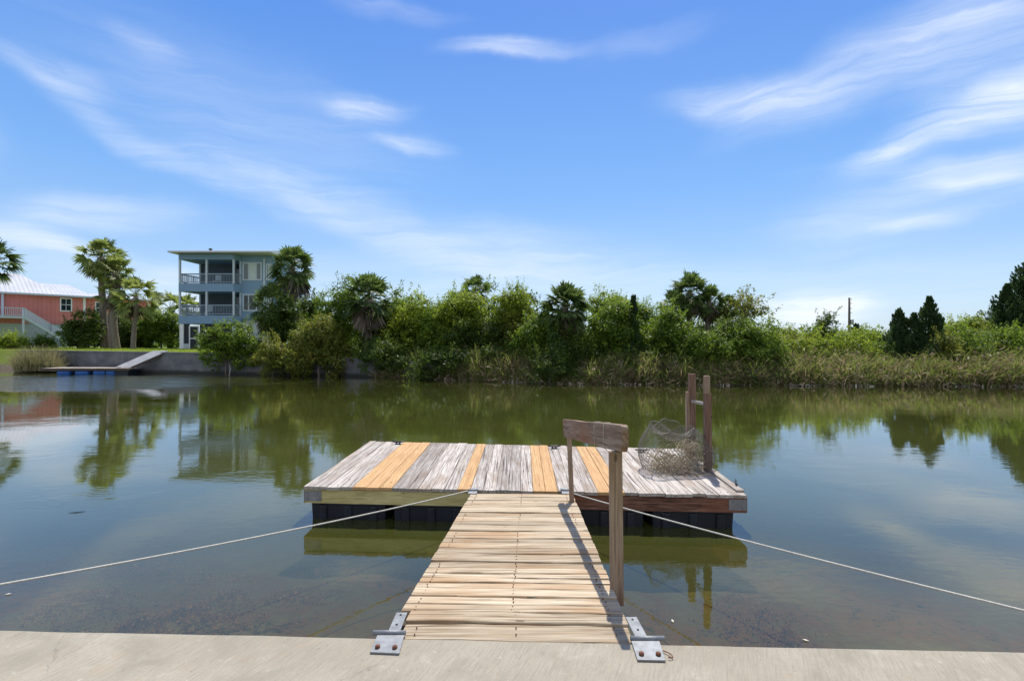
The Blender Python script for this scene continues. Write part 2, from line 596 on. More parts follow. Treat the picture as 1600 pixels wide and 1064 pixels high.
def mat_concrete():
    b = NB('near_concrete')
    v = b.coords()
    big = b.noise(v, 1.3, 5, .6)
    c = b.mix(b.rng(big, .3, .7, 0, 1), (.31, .275, .205), (.43, .385, .30))
    sp = b.noise(v, 130, 3, .7)
    c = b.mix(b.rng(sp, .4, .72, 0, .6), c, (.30, .26, .20))
    # worn patches, pale and ochre
    pa = b.noise(v, 9, 5, .6, .8)
    c = b.mix(b.rng(pa, .60, .72, 0, .4), c, (.50, .47, .38))
    pc = b.noise(b.coords((1, 1, 1), rot=(0, 0, 2)), 28, 4, .6, .3)
    c = b.mix(b.rng(pc, .66, .70, 0, .5), c, (.56, .53, .44))
    pb = b.noise(b.coords((1, 1, 1), rot=(0, 0, 1)), 6.5, 5, .65, .9)
    c = b.mix(b.rng(pb, .60, .70, 0, .5), c, (.40, .30, .20))
    pd = b.noise(v, 3.1, 4, .55, .5)
    c = b.mix(b.rng(pd, .52, .66, 0, .45), c, (.24, .215, .165))
    # broom marks, running obliquely
    br = b.noise(b.coords((130, 8, 20), rot=(0, 0, R(22))), 1, 4, .6, .3)
    c = b.mix(b.rng(br, .45, .72, 0, .55), c, (.22, .20, .155))
    vo = b.N.new('ShaderNodeTexVoronoi'); vo.feature = 'DISTANCE_TO_EDGE'
    vo.inputs['Scale'].default_value = .55
    b.L.new(b.mix(.12, b.coords(), b.noise(v, 7, 5, .65, 0, 'Color')), vo.inputs['Vector'])
    ck = b.math('MULTIPLY', b.math('LESS_THAN', vo.outputs['Distance'], .0012), b.rng(b.noise(v, 1.7, 2), .48, .52, 0, 1))
    c = b.mix(b.math('MULTIPLY', ck, .35), c, (.13, .11, .085))
    pit = b.math('LESS_THAN', b.noise(v, 60, 2, .5), .3)
    c = b.mix(b.math('MULTIPLY', pit, .5), c, (.2, .17, .13))
    h = b.math('ADD', b.math('MULTIPLY', br, .8), b.math('SUBTRACT', sp, pit))
    b.principled(c, .92, 0, .2, b.bump(h, .45, .003))
    return b.mt


M['concrete'] = mat_concrete()


def mat_wall_concrete():
    b = NB('old_wall_concrete')
    v = b.coords()
    n = b.noise(b.coords((.5, .5, 1.2)), 2, 5, .6)
    c = b.mix(b.rng(n, .3, .7, 0, 1), (.10, .105, .11), (.19, .19, .19))
    dr = b.noise(b.coords((7, 7, .5)), 1, 4, .6)
    c = b.mix(b.rng(dr, .5, .72, 0, .6), c, (.09, .09, .085))
    sep = b.N.new('ShaderNodeSeparateXYZ'); b.L.new(b.geo.outputs['Position'], sep.inputs[0])
    wet = b.rng(b.math('ADD', sep.outputs['Z'], b.math('MULTIPLY', n, .2)), .22, .40, .85, 0)
    c = b.mix(wet, c, (.035, .035, .025))
    b.principled(c, .9, 0, .2, b.bump(n, .4, .02))
    return b.mt


M['wall_concrete'] = mat_wall_concrete()


def mat_ground():
    b = NB('ground_soil_and_grass')
    v = b.coords()
    n = b.noise(v, .35, 5, .6)
    n2 = b.noise(v, 14, 4, .7)
    c = b.mix(b.rng(n, .35, .65, 0, 1), (.16, .22, .035), (.24, .29, .055))
    c = b.mix(b.rng(n2, .4, .7, 0, .6), c, (.09, .13, .02))
    sep = b.N.new('ShaderNodeSeparateXYZ'); b.L.new(b.geo.outputs['Position'], sep.inputs[0])
    low = b.rng(b.math('ADD', sep.outputs['Z'], b.math('MULTIPLY', n2, .25)), .35, .7, 1, 0)
    c = b.mix(low, c, b.mix(b.rng(n2, .4, .6, 0, 1), (.10, .08, .055), (.24, .20, .15)))
    b.principled(c, .95, 0, .1, b.bump(n2, .6, .03))
    return b.mt


M['ground'] = mat_ground()


def mat_bottom():
    b = NB('canal_bed')
    v = b.coords()
    n = b.noise(b.coords((1, 1, 1)), .9, 6, .65, .6)
    fine = b.noise(v, 9, 6, .75, .8)
    sep = b.N.new('ShaderNodeSeparateXYZ'); b.L.new(b.geo.outputs['Position'], sep.inputs[0])
    c = b.mix(b.rng(n, .35, .65, 0, 1), (.30, .28, .15), (.19, .165, .085))
    al = b.math('MULTIPLY', b.rng(n, .44, .54, 0, 1), b.rng(fine, .40, .52, 0, 1))
    c = b.mix(al, c, (.30, .17, .075))
    dk = b.math('MULTIPLY', b.rng(n, .5, .62, 0, 1), b.rng(fine, .46, .38, 0, 1))
    c = b.mix(dk, c, (.03, .02, .012))
    b.principled(c, 1, 0, 0, b.bump(fine, .8, .05))
    return b.mt


M['bottom'] = mat_bottom()


def mat_water():
    b = NB('canal_water')
    sep = b.N.new('ShaderNodeSeparateXYZ'); b.L.new(b.geo.outputs['Position'], sep.inputs[0])
    n1 = b.noise(b.coords((1.0, 1.6, 1)), 1.1, 3, .5, .3)
    n2 = b.noise(b.coords((1.0, 2.2, 1)), 5.5, 3, .55, .2)
    n3 = b.noise(b.coords((1, 1.4, 1)), .22, 3, .5)
    # breeze patch near the far left bank
    dx = b.math('DIVIDE', b.math('SUBTRACT', sep.outputs['X'], -25), 12.5)
    dy = b.math('DIVIDE', b.math('SUBTRACT', sep.outputs['Y'], 27.5), 5.5)
    dd = b.math('ADD', b.math('MULTIPLY', dx, dx), b.math('MULTIPLY', dy, dy))
    dd = b.math('ADD', dd, b.math('MULTIPLY', b.math('SUBTRACT', n3, .5), 2.4))
    patch = b.rng(dd, .65, 1.15, 1, 0)
    calm = b.rng(b.noise(b.coords((.35, 1.6, 1)), .35, 4, .6), .45, .62, .55, 2.3)
    h = b.math('ADD', b.math('MULTIPLY', n1, .7), b.math('MULTIPLY', n2, .22))
    st = b.math('ADD', b.math('MULTIPLY', calm, .035), b.math('MULTIPLY', patch, 1.0))
    nr = b.bump(h, st, .1)
    fr = b.N.new('ShaderNodeFresnel'); fr.inputs['IOR'].default_value = 1.45
    b.L.new(nr, fr.inputs['Normal'])
    gl = b.N.new('ShaderNodeBsdfGlossy'); gl.inputs['Roughness'].default_value = .025
    gl.inputs['Color'].default_value = (.97, .97, .96, 1)
    b.L.new(nr, gl.inputs['Normal'])
    tr = b.N.new('ShaderNodeBsdfTransparent'); tr.inputs['Color'].default_value = (.92, .84, .60, 1)
    df = b.N.new('ShaderNodeBsdfDiffuse')
    mk = b.noise(b.coords(), .35, 3)
    b.L.new(b.mix(b.rng(mk, .35, .65, 0, 1), (.057, .064, .014), (.074, .080, .019)), df.inputs['Color'])
    body = b.N.new('ShaderNodeMixShader')
    dep = b.rng(sep.outputs['Y'], 2.6, 8.0, .22, .95)
    b.L.new(dep, body.inputs[0])
    b.L.new(tr.outputs[0], body.inputs[1]); b.L.new(df.outputs[0], body.inputs[2])
    mx = b.N.new('ShaderNodeMixShader')
    b.L.new(b.math('MULTIPLY', fr.outputs[0], 1.4, True), mx.inputs[0])
    b.L.new(body.outputs[0], mx.inputs[1]); b.L.new(gl.outputs[0], mx.inputs[2])
    b.L.new(mx.outputs[0], b.out.inputs[0])
    return b.mt


M['water'] = mat_water()

M['leaf_yellow'] = mat_leaf('yellow_green_leaf', (.06, .09, .012), (.155, .205, .022), (.34, .385, .05), (.30, .38, .03), .44)
M['leaf_green'] = mat_leaf('mid_green_leaf', (.028, .05, .009), (.085, .135, .017), (.24, .31, .04), (.23, .33, .025), .40)
M['leaf_deep'] = mat_leaf('deep_green_leaf', (.025, .045, .010), (.055, .09, .016), (.12, .16, .025), (.14, .20, .022), .4)
M['leaf_cedar'] = mat_leaf('cedar_foliage', (.022, .045, .018), (.045, .078, .026), (.085, .13, .038), (.08, .14, .03), .3)
M['leaf_autumn'] = mat_leaf('mixed_leaf', (.05, .075, .014), (.12, .15, .024), (.27, .22, .05), (.26, .28, .035), .42)
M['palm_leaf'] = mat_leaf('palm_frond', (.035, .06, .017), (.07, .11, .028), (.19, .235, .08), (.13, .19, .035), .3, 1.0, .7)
M['palm_pale'] = mat_leaf('pale_palm_frond', (.085, .12, .03), (.16, .20, .055), (.28, .31, .11), (.26, .30, .06), .38, 1.0, .7)  # paler yellow-green frond colour
M['palm_dead'] = mat_leaf('dead_frond', (.07, .055, .04), (.15, .12, .09), (.29, .235, .175), (.18, .13, .08), .15, 1, .7)
M['reed_dry'] = mat_leaf('dry_reed', (.085, .055, .032), (.27, .195, .11), (.56, .46, .31), (.36, .28, .15), .25, .9, .5)
M['reed_green'] = mat_leaf('green_reed', (.035, .05, .014), (.10, .135, .03), (.23, .25, .07), (.24, .28, .05), .35, .9, .5)
M['grass'] = mat_leaf('grass_blade', (.14, .19, .02), (.25, .31, .04), (.36, .39, .06), (.25, .32, .05), .4, .8, .6)

# ------------------------------------------------------------------ terrain, water
SHORE = [(-110, 62), (-70, 50), (-40.5, 40.2), (-28.8, 35.8), (-16.6, 33.2), (-9.5, 31.7), (-2.5, 28.2), (3.3, 26.1), (9.5, 25.4), (15.6, 25), (24.7, 24.7), (60, 24), (140, 22)]


def shore_y(x):
    for (a, b), (c, d) in zip(SHORE, SHORE[1:]):
        if a <= x <= c:
            return b + (d - b) * (x - a) / (c - a)
    return SHORE[0][1] if x < 0 else SHORE[-1][1]


def wall_top(x):
    return float(np.interp(x, [-40, -28, -20, -13, -8, -4], [1.50, 1.48, 1.40, 1.18, 1.08, 1.0]))


def land_z(x, y):
    s = y - shore_y(x)
    base = float(np.interp(x, [-20, -13, -4, 2], [1.48, 1.3, 1.0, .7]))
    if x > -3.2:
        return float(np.interp(s, [-1, 0, 1.0, 3, 8], [-.4, .0, .35, .6, .75]))
    return float(np.interp(s, [.0, .26], [-.5, base - .02]))


def make_ground():
    mb = MB()
    xs = sorted(set([p[0] for p in SHORE] + list(np.arange(-60, 60, 2.0)) + [-3.2, -3.1, -600, 600]))
    rows = [-1, -.02, .14, .26, .5, 1, 3, 8, 20, 50, 120, 300, 900]
    vs = []
    for x in xs:
        for s_ in rows:
            y = shore_y(x) + s_
            z = land_z(x, y) if s_ < 50 else .9
            if x <= -3.2 and s_ < .26:
                z = -.5
            vs.append((x, y, z + (random.uniform(-.03, .03) if 0 < s_ < 50 and s_ != .26 else 0)))
    n = len(rows)
    fs = [(i * n + j, (i + 1) * n + j, (i + 1) * n + j + 1, i * n + j + 1) for i in range(len(xs) - 1) for j in range(n - 1)]
    mb.add(vs, fs, True)
    tag(mb.build('ground', M['ground']), kind='structure')
    nb = MB()
    nb.add([(-600, 2.2, .70), (600, 2.2, .70), (600, -600, .70), (-600, -600, .70)], [(3, 2, 1, 0)])
    tag(nb.build('lawn', M['ground']), kind='structure')


random.seed(3)
make_ground()
wb = MB(); wb.add([(-700, 2.1, 0), (700, 2.1, 0), (700, 700, 0), (-700, 700, 0)], [(0, 1, 2, 3)])
tag(wb.build('water', M['water']), kind='structure')
bb = MB()
bx = np.linspace(-12, 12, 97); by = np.linspace(2.1, 11, 48)
from mathutils import noise as mnoise
bvs = []
for x in bx:
    for y in by:
        z = -.26 - .07 * (y - 2.5) + .16 * mnoise.noise(Vector((x * .9, y * .9, 3)))
        bvs.append((x, y, z))
bb.add(bvs, [(i * 48 + j, (i + 1) * 48 + j, (i + 1) * 48 + j + 1, i * 48 + j + 1) for i in range(96) for j in range(47)], True)
tag(bb.build('canal_bed', M['bottom']), kind='structure')
b2 = MB(); b2.add([(-700, 2, -1.3), (700, 2, -1.3), (700, 700, -1.3), (-700, 700, -1.3)], [(0, 1, 2, 3)])
tag(b2.build('deep_bed', M['bottom']), kind='structure')


# ------------------------------------------------------------------ near seawall, gangway, floating dock
def near_y(x):
    return 2.515 - .0369 * x


def make_near_wall():
    t = thing('seawall', 'pale broom-finished concrete seawall cap carrying the gangway hinges', 'seawall', (0, 2.3, 0))
    mb = MB()
    xs = list(np.linspace(-30, 30, 241))
    prof = [(-.62, .60), (-.62, .745), (-.61, .75), (-.015, .75), (-.003, .744), (0, .732), (0, .42), (-.12, .42)]
    vs = []
    for x in xs:
        for k, (o, z) in enumerate(prof):
            j = .005 * mnoise.noise(Vector((x * 14, k, 0))) if k in (3, 4, 5) else 0
            vs.append((x, near_y(x) + o + j - 2.3, z + j * .5))
    n = len(prof)
    fs = [(i * n + j, i * n + (j + 1) % n, (i + 1) * n + (j + 1) % n, (i + 1) * n + j) for i in range(len(xs) - 1) for j in range(n)]
    mb.add(vs, fs, False)
    mb.build('cap', M['concrete'], t)
    mb = MB()
    mb.add([(-30, near_y(-30) - .1 - 2.3, -1.3), (30, near_y(30) - .1 - 2.3, -1.3), (30, near_y(30) - .1 - 2.3, .417), (-30, near_y(-30) - .1 - 2.3, .417),
            (-30, near_y(-30) - .4 - 2.3, -1.3), (30, near_y(30) - .4 - 2.3, -1.3), (30, near_y(30) - .4 - 2.3, .417), (-30, near_y(-30) - .4 - 2.3, .417)],
           [(0, 1, 2, 3), (5, 4, 7, 6), (3, 2, 6, 7), (1, 5, 6, 2), (4, 0, 3, 7)])
    mb.build('wall_panel', M['wall_concrete'], t)


make_near_wall()


def board(mb, a0, a1, b0, b1, th, seg=8, jit=.003, warp=.004, seed=0, zoff=0.0):
    """plank whose two long edges run a0->a1 and b0->b1 (Vectors on the top face); th downwards. Slightly wavy edges."""
    rr = random.Random(seed)
    n = seg + 1
    ph = rr.random() * 50
    vs = []
    for i in range(n):
        t = i / seg
        pa = a0.lerp(a1, t); pb = b0.lerp(b1, t)
        w = (pb - pa).normalized()
        ja = jit * mnoise.noise(Vector((ph, t * 6, 0))); jb = jit * mnoise.noise(Vector((ph, t * 6, 9)))
        wz = warp * mnoise.noise(Vector((ph, t * 1.7, 4))) + zoff
        wz2 = wz + warp * .6 * mnoise.noise(Vector((ph, t * 1.3, 14)))
        pa = pa + w * ja + Vector((0, 0, wz)); pb = pb + w * jb + Vector((0, 0, wz2))
        e = .004
        dn = Vector((0, 0, -1))
        vs += [pa + w * e, pb - w * e, pb + dn * e, pb + dn * th, pa + dn * th, pa + dn * e]
    fs = []
    for i in range(seg):
        for k in range(6):
            k2 = (k + 1) % 6
            fs.append((i * 6 + k, i * 6 + k2, (i + 1) * 6 + k2, (i + 1) * 6 + k))
    fs.append((5, 4, 3, 2, 1, 0))
    o = seg * 6
    fs.append((o, o + 1, o + 2, o + 3, o + 4, o + 5))
    mb.add(vs, fs)


# dock deck corners
DZ = .42
DFL, DFR, DBR, DBL = Vector((-2.57, 6.36, DZ)), Vector((2.74, 6.0, DZ)), Vector((2.82, 8.5, DZ)), Vector((-2.54, 9.15, DZ))


def make_dock():
    t = thing('floating_dock', 'square floating dock of grey and orange planks on black floats', 'dock', (0, 7.3, 0))
    O = Vector((0, 7.3, 0))
    fr = DFR - DFL

    def top(u, v):
        a = DFL.lerp(DFR, u); b_ = DBL.lerp(DBR, u)
        return a.lerp(b_, v) - O
    # board boundaries along the front edge, photo px 470..1165
    px = list(np.linspace(470, 552, 5)) + [573, 593, 613] + list(np.linspace(613, 715, 6)[1:]) + [735] + list(np.linspace(735, 833, 6)[1:]) + [852, 872] + list(np.linspace(872, 934, 4)[1:]) + [955, 976] + list(np.linspace(976, 1165, 10)[1:])
    us = []
    for p in px:
        # intersection of viewing plane with the front edge
        k = (p - 800) / F
        u = (k * DFL.y - DFL.x) / (fr.x - k * fr.y)
        us.append(min(1, max(0, u)))
    us[0], us[-1] = 0, 1
    new = {4, 5, 6, 12, 18, 19, 23, 24}
    old = MB()
    rr = random.Random(5)
    for i in range(len(us) - 1):
        g = rr.uniform(.0025, .006) / fr.length
        f0 = rr.uniform(-.012, .014); b0 = rr.uniform(-.01, .02)
        u0, u1 = us[i] + g * .5, us[i + 1] - g * .5
        v0 = -f0 / 2.6 - .012; v1 = 1 + b0 / 2.6
        if i in new:
            m_ = MB()
            board(m_, top(u0, v0), top(u0, v1), top(u1, v0), top(u1, v1), .036, 10, .0015, .003, i, .002)
            o = m_.build('deck_board', M['new_wood'], t)
            if i == 4: o['label'] = 'newer orange-tan deck board'
        else:
            board(old, top(u0, v0), top(u0, v1), top(u1, v0), top(u1, v1), .036, 12, .006, .007, i, rr.uniform(-.003, .003))
    old.build('deck_planking', M['deck_wood'], t)
    # nails on boards
    nl = MB()
    for i in range(len(us) - 1):
        for v in (.02, .34, .66, .97):
            for s_ in (.25, .75):
                c = top(us[i] + (us[i + 1] - us[i]) * (s_ + rr.uniform(-.07, .07)), v + rr.uniform(-.006, .006))
                nl.tube([c + Vector((0, 0, -.002)), c + Vector((0, 0, .0045))], .0045, 6)
    nl.build('nail_heads', M['rust'], t)['kind'] = 'stuff'
    # fascia boards under the edge
    zt = DZ - .045
    zb_ = DZ - .215
    # front: treated left half, old right half
    fx = (DFR - DFL).normalized(); fn = Vector((fx.y, -fx.x, 0))   # outward (towards camera)
    if fn.y > 0: fn = -fn

    def fascia(p, q, n, z0, z1, th, name, mat):
        p, q = p - O, q - O
        mb = MB()
        seg = 10
        vs = []
        for i in range(seg + 1):
            c = p.lerp(q, i / seg)
            j = .004 * mnoise.noise(Vector((c.x * 2, c.y, 7)))
            for (k, z) in ((0, z0), (th, z0), (th, z1), (0, z1)):
                vs.append((c.x + n.x * (k - j), c.y + n.y * (k - j), z + j))
        fs = [(i * 4 + k, i * 4 + (k + 1) % 4, (i + 1) * 4 + (k + 1) % 4, (i + 1) * 4 + k) for i in range(seg) for k in range(4)]
        fs += [(3, 2, 1, 0), (seg * 4, seg * 4 + 1, seg * 4 + 2, seg * 4 + 3)]
        mb.add(vs, fs)
        return mb.build(name, mat, t)
    inn = -fn * .02
    A = DFL + inn; B = DFR + inn
    mid = A.lerp(B, .497)
    o = fascia(A, mid - fx * .003, fn, zb_ + .005, zt, .035, 'fascia_board', M['fascia_new']); o['label'] = 'yellow-green treated front board'
    o = fascia(mid + fx * .003, B, fn, zb_, zt, .035, 'fascia_board', M['fascia_old']); o['label'] = 'dark reddish-brown front board'
    ls = (DBL - DFL).normalized(); ln = Vector((-ls.y, ls.x, 0))
    fascia(DFL + ls * .0 - ln * .02, DBL - ln * .02, ln, zb_, zt, .035, 'fascia_board', M['fascia_old'])
    rs = (DBR - DFR).normalized(); rn = Vector((rs.y, -rs.x, 0))
    fascia(DFR - rn * .02, DBR - rn * .02, rn, zb_, zt, .035, 'fascia_board', M['fascia_old'])
    bs = (DBR - DBL).normalized()
    fascia(DBL - Vector((0, .06, 0)), DBR - Vector((0, .06, 0)), Vector((0, 1, 0)), zb_, zt, .035, 'fascia_board', M['fascia_old'])
    # metal corner plates on the front
    for (C0, dr, w_) in ((A, fx, .215), (B, -fx, .20)):
        p = C0 - O + fn * .0375
        mb = MB()
        q = p + dr * w_
        n2 = fn * .004
        mb.prism([Vector((p.x, p.y, zb_ + .03)), Vector((q.x, q.y, zb_ + .03)), Vector((q.x, q.y, zt - .012)), Vector((p.x, p.y, zt - .012))], Vector((0, 0, 0)), n2)
        # bolts
        cp = mb.build('corner_plate', M['galv_dull'], t)
        for a_ in (.2, .8):
            for z in (zb_ + .055, zt - .04):
                mb = MB()
                c = p.lerp(q, a_); c = Vector((c.x, c.y, z)) + n2
                mb.tube([c, c + fn * .007], .008, 6)
                mb.build('bolt', M['galv'], cp)
    # thin capping strip under the floats edge
    # joists (dark, inside)
    jm = MB()
    for u in np.linspace(.03, .97, 9):
        a = top(u, .02); b_ = top(u, .98)
        jm.beam(a + Vector((0, 0, -.115)), b_ + Vector((0, 0, -.115)), .04, .15)
    jm.build('joists', M['frame_dark'], t)
    # floats: four across the front, two rows
    for row in range(2):
        for i in range(5):
            u0, u1 = .012 + i * .1966, .012 + (i + 1) * .1966 - .018
            v0, v1 = (.012, .46) if row == 0 else (.54, .985)
            pts = [top(u0, v0), top(u1, v0), top(u1, v1), top(u0, v1)]
            c = sum(pts, Vector()) / 4
            mb = MB()
            base = [Vector((c.x + (p.x - c.x) * .965, c.y + (p.y - c.y) * .965, -.2)) for p in pts]
            tp = [Vector((p.x, p.y, zb_ - .004)) for p in pts]
            mb.add(base + tp, [(3, 2, 1, 0), (4, 5, 6, 7), (0, 1, 5, 4), (1, 2, 6, 5), (2, 3, 7, 6), (3, 0, 4, 7)])
            # moulded ribs on the front face
            for k in range(3):
                f = (k + .5) / 3
                a = pts[0].lerp(pts[1], f)
                mb.box(a.x - .05, a.x + .05, a.y - .018, a.y + .02, -.16, zb_ - .03)
            mb.build('float', M['black_plastic'], t, .018)
    # raised edge strip on the right side, with a bit of ledge
    mb = MB()
    a = top(1.0, .03) + Vector((-.03, 0, .012)); b_ = top(1.0, .60) + Vector((-.03, 0, .012))
    mb.beam(a, b_, .09, .03)
    mb.build('edge_strip', M['deck_wood'], t)
    return t


make_dock()

GA, GB_ = 1.2625, .0824


def gang_d(y):
    return GA / ((y - YH) / F - GB_)


def gang_z(d):
    return HC - (GA + GB_ * d)


def make_gangway():
    t = thing('gangway', 'bleached plank gangway sloping from the seawall down to the floating dock', 'gangway', (0, 4.2, 0))
    O = Vector((0, 4.2, 0))
    ys = [771, 776, 781, 786, 791, 801, 807, 814, 821, 830, 841, 848, 857, 866, 878, 888, 896, 903, 911, 920, 932, 945, 957, 974, 1000]
    mb = MB()
    rr = random.Random(11)
    nl = MB()
    cuts = [gang_d(y) for y in ys]

    def ends(d):
        return (-.607 + .048 * (d - 2.91), .617 + .026 * (d - 3.12))
    for i in range(len(cuts) - 1):
        d1, d0 = cuts[i], cuts[i + 1]
        g = rr.uniform(.009, .017)
        dm = (d0 + d1) / 2
        l, r_ = ends(dm)
        jl, jr = rr.uniform(-.004, .004), rr.uniform(-.004, .004)
        if i >= len(cuts) - 3:
            jl += .060; jr -= .004
        l += jl; r_ += jr
        lf, rf_ = ends(d1); ln_, rn_ = ends(d0)
        sk = rr.uniform(-.004, .004)
        yl0 = d0 + g / 2 - .02 * l; yr0 = d0 + g / 2 - .02 * r_

        def pt(x, y):
            return Vector((x, y, gang_z(y))) - O
        a0, a1 = pt(ln_ + jl, d0 + g / 2 + .018 + sk), pt(rn_ + jr, d0 + g / 2 - .018)
        b0, b1 = pt(lf + jl, d1 - g / 2 + .018 + sk), pt(rf_ + jr, d1 - g / 2 - .018)
        # board runs along X: edges a (near) and b (far)
        board(mb, b0, b1, a0, a1, .038, 26, .009, .010, 100 + i, rr.uniform(-.005, .006))
        for x in (l + .07, (l + r_) / 2, r_ - .08):
            for f in (.3, .7):
                yy = d0 + (d1 - d0) * f
                c = pt(x + rr.uniform(-.006, .006), yy) + Vector((0, 0, .003))
                nl.tube([c - Vector((0, 0, .004)), c + Vector((0, 0, .0035))], .004, 6)
    mb.build('planking', M['gang_wood'], t)
    nl.build('nail_heads', M['rust'], t)['kind'] = 'stuff'
    for s_ in (0, 1):
        p, q = 2.60, 5.86
        e0, e1 = ends(p)[s_], ends(q)[s_]
        ins = .035 if s_ == 0 else -.035
        m2 = MB()
        m2.beam(Vector((e0 + ins, p, gang_z(p) - .115)) - O, Vector((e1 + ins, q, gang_z(q) - .115)) - O, .04, .14)
        m2.build('side_joist', M['frame_dark'], t)
    m2 = MB()
    p, q = 2.62, 5.84
    m2.beam(Vector((.03, p, gang_z(p) - .115)) - O, Vector((.1, q, gang_z(q) - .115)) - O, .04, .14)
    m2.build('middle_joist', M['frame_dark'], t)
    # handrail: two posts and a sloping top board
    m2 = MB()
    xb, d_ = (963 - 800) * 3.16 / F, 3.16
    zb_ = P(963, 924, d_).z; zt = P(963, 705, d_ - .02).z
    m2.beam(Vector((xb + .004, d_, zb_ - .08)) - O, Vector((xb - .006, d_ - .0, zt - .004)) - O, .078, .042, Vector((0, 1, 0)))
    m2.build('rail_post', M['post_wood'], t, .003)
    m2 = MB()
    xt, dt = (889 - 800) * 5.5 / F, 5.5
    m2.beam(Vector(((894 - 800) * 5.45 / F, 5.45, P(894, 797, 5.45).z)) - O, Vector((xt, dt, P(889, 676, dt).z)) - O, .045, .07, Vector((0, 1, 0)))
    m2.build('rail_post', M['post_wood'], t, .003)
    # top board: rounded corner at the near end
    n0, f0 = 2.97, 5.72
    nt_, nbm = P(972, 664, n0), P(972, 707, n0)
    ft, fb = P(879, 655, f0), P(881, 683, f0)
    ax = (ft - nt_); ax2 = Vector((ax.x, ax.y, 0)).normalized()
    sd = Vector((ax2.y, -ax2.x, 0)) * .04          # thickness towards the right
    poly = []
    prof = [(0, .06), (.004, .03), (.014, .0)]
    up = Vector((0, 0, 1))
    along = (ft - nt_)
    poly = [nbm + up * .035 - O, nt_ - up * .03 - O, nt_ - up * .01 + along * .004 - O, nt_ + along * .012 - O]
    poly += [nt_.lerp(ft, k) + up * .004 * math.sin(k * 9) - O for k in (.25, .5, .75)]
    poly += [ft - O, fb - O]
    poly += [fb.lerp(nbm, k) + up * .005 * math.sin(k * 7) - O for k in (.25, .5, .75)]
    poly += [nbm + along * .014 - O]
    m2 = MB()
    m2.prism(poly, Vector((0, 0, 0)), sd)
    hr = m2.build('handrail', M['rail_wood'], t, .005)
    q_ = along.normalized().to_track_quat('Y', 'Z')
    hr.data.transform(q_.to_matrix().to_4x4().inverted())
    hr.rotation_euler = q_.to_euler()
    # cord wound round the rail
    m2 = MB()
    for k, ln in ((.18, .0), (.3, .05)):
        c0 = nt_.lerp(ft, k); c1 = nbm.lerp(fb, k + .01)
        off = -sd.normalized() * .004
        m2 = MB()
        m2.tube([c0 + off + up * .004 - O + sd * 1.1, c0 + off + up * .005 - O, c0.lerp(c1, .4) + off - O + along * .005, c1 + off - up * .003 - O, c1 + sd * 1.1 - up * .003 - O], .002, 5)
        m2.build('cord', M['rope'], t)
    # hinges
    for s_, (bl, br, tl, tr, arm0, arm1) in enumerate((((578, 1019), (624, 1021), (590, 991), (632, 991), (615, 990), (628, 960)),
                                                        ((996, 1031), (1040, 1032), (986, 1000), (1030, 1000), (1003, 999), (986, 967)))):
        zt_ = .757
        q = [G(*c, zt_) for c in (bl, br, tr, tl)]
        m3 = MB()
        m3.prism([v - O for v in q], Vector((0, 0, .003)), Vector((0, 0, -.0055)))
        hg = m3.build('hinge', M['galv'], t, .0015)
        m3 = MB()
        # pin barrel across, sticking out on the outer side
        a = G(tl[0] - (7 if s_ == 0 else 1), tl[1] - 3, zt_ + .006) - O
        c = G(tr[0] + (2 if s_ == 0 else 8), tr[1] - 3, zt_ + .006) - O
        m3.tube([a, c], .012, 10)
        m3.build('hinge_pin', M['galv'], hg)
        for f in (.2, .8):
            m3 = MB()
            cc = q[0].lerp(q[1], f).lerp(q[3].lerp(q[2], f), .24) - O
            m3.tube([cc + Vector((0, 0, -.001)), cc + Vector((0, 0, .012)), cc + Vector((0, 0, .017))], [.0125, .0125, .006], 8)
            m3.build('bolt', M['rust'], hg)
        d_a, d_b = gang_d(arm0[1] + 1), gang_d(arm1[1])
        xa, xb_ = (arm0[0] - 800) / F * d_a, (arm1[0] - 800) / F * d_b
        m3 = MB()
        m3.beam(Vector((xa, d_a - .0, gang_z(d_a) + .010)) - O, Vector((xb_, d_b, gang_z(d_b) + .010)) - O, .060, .006)
        m3.build('hinge_arm', M['galv'], hg, .0015)
        for f in (.35, .85):
            m3 = MB()
            cc = Vector((xa, d_a, gang_z(d_a) + .0135)).lerp(Vector((xb_, d_b, gang_z(d_b) + .0135)), f) - O
            m3.tube([cc, cc + Vector((0, 0, .003))], .006, 8)
            m3.build('screw', M['cleat'], hg)
    # brackets at the dock end
    for x in (-.45, .62):
        m3 = MB()
        y = 5.9
        m3.box(x - .05, x + .05, y - .09 - O.y, y + .07 - O.y, gang_z(y) + .006, gang_z(y) + .014)
        m3.box(x - .035, x + .035, y + .03 - O.y, y + .30 - O.y, DZ + .010, DZ + .018)
        br = m3.build('bracket', M['galv'], t)
        m3 = MB()
        m3.tube([Vector((x - .06, y + .02 - O.y, gang_z(y) + .02)), Vector((x + .06, y + .02 - O.y, gang_z(y) + .02))], .013, 8)
        for k in range(4):
            a = k * .8 + x
            c = Vector((x, y + .08 - O.y, DZ + .03))
            m3.tube([c + Vector((math.cos(a) * .05, math.sin(a) * .04, -.005)), c + Vector((0, 0, .012)), c - Vector((math.cos(a) * .06, math.sin(a) * .05, .005))], .006, 5)
        m3.build('pin', M['galv'], br)
    return t


make_gangway()


def rope(name, p, q, sag, label, rad=.007):
    p, q = Vector(p), Vector(q)
    mb = MB()
    pts = [p.lerp(q, i / 30) - Vector((0, 0, sag * 4 * (i / 30) * (1 - i / 30))) - p for i in range(31)]
    mb.tube(pts, rad, 7)
    o = mb.build(name, M['rope'])
    o.location = p
    tag(o, label, 'rope', 'mooring ropes of the floating dock')


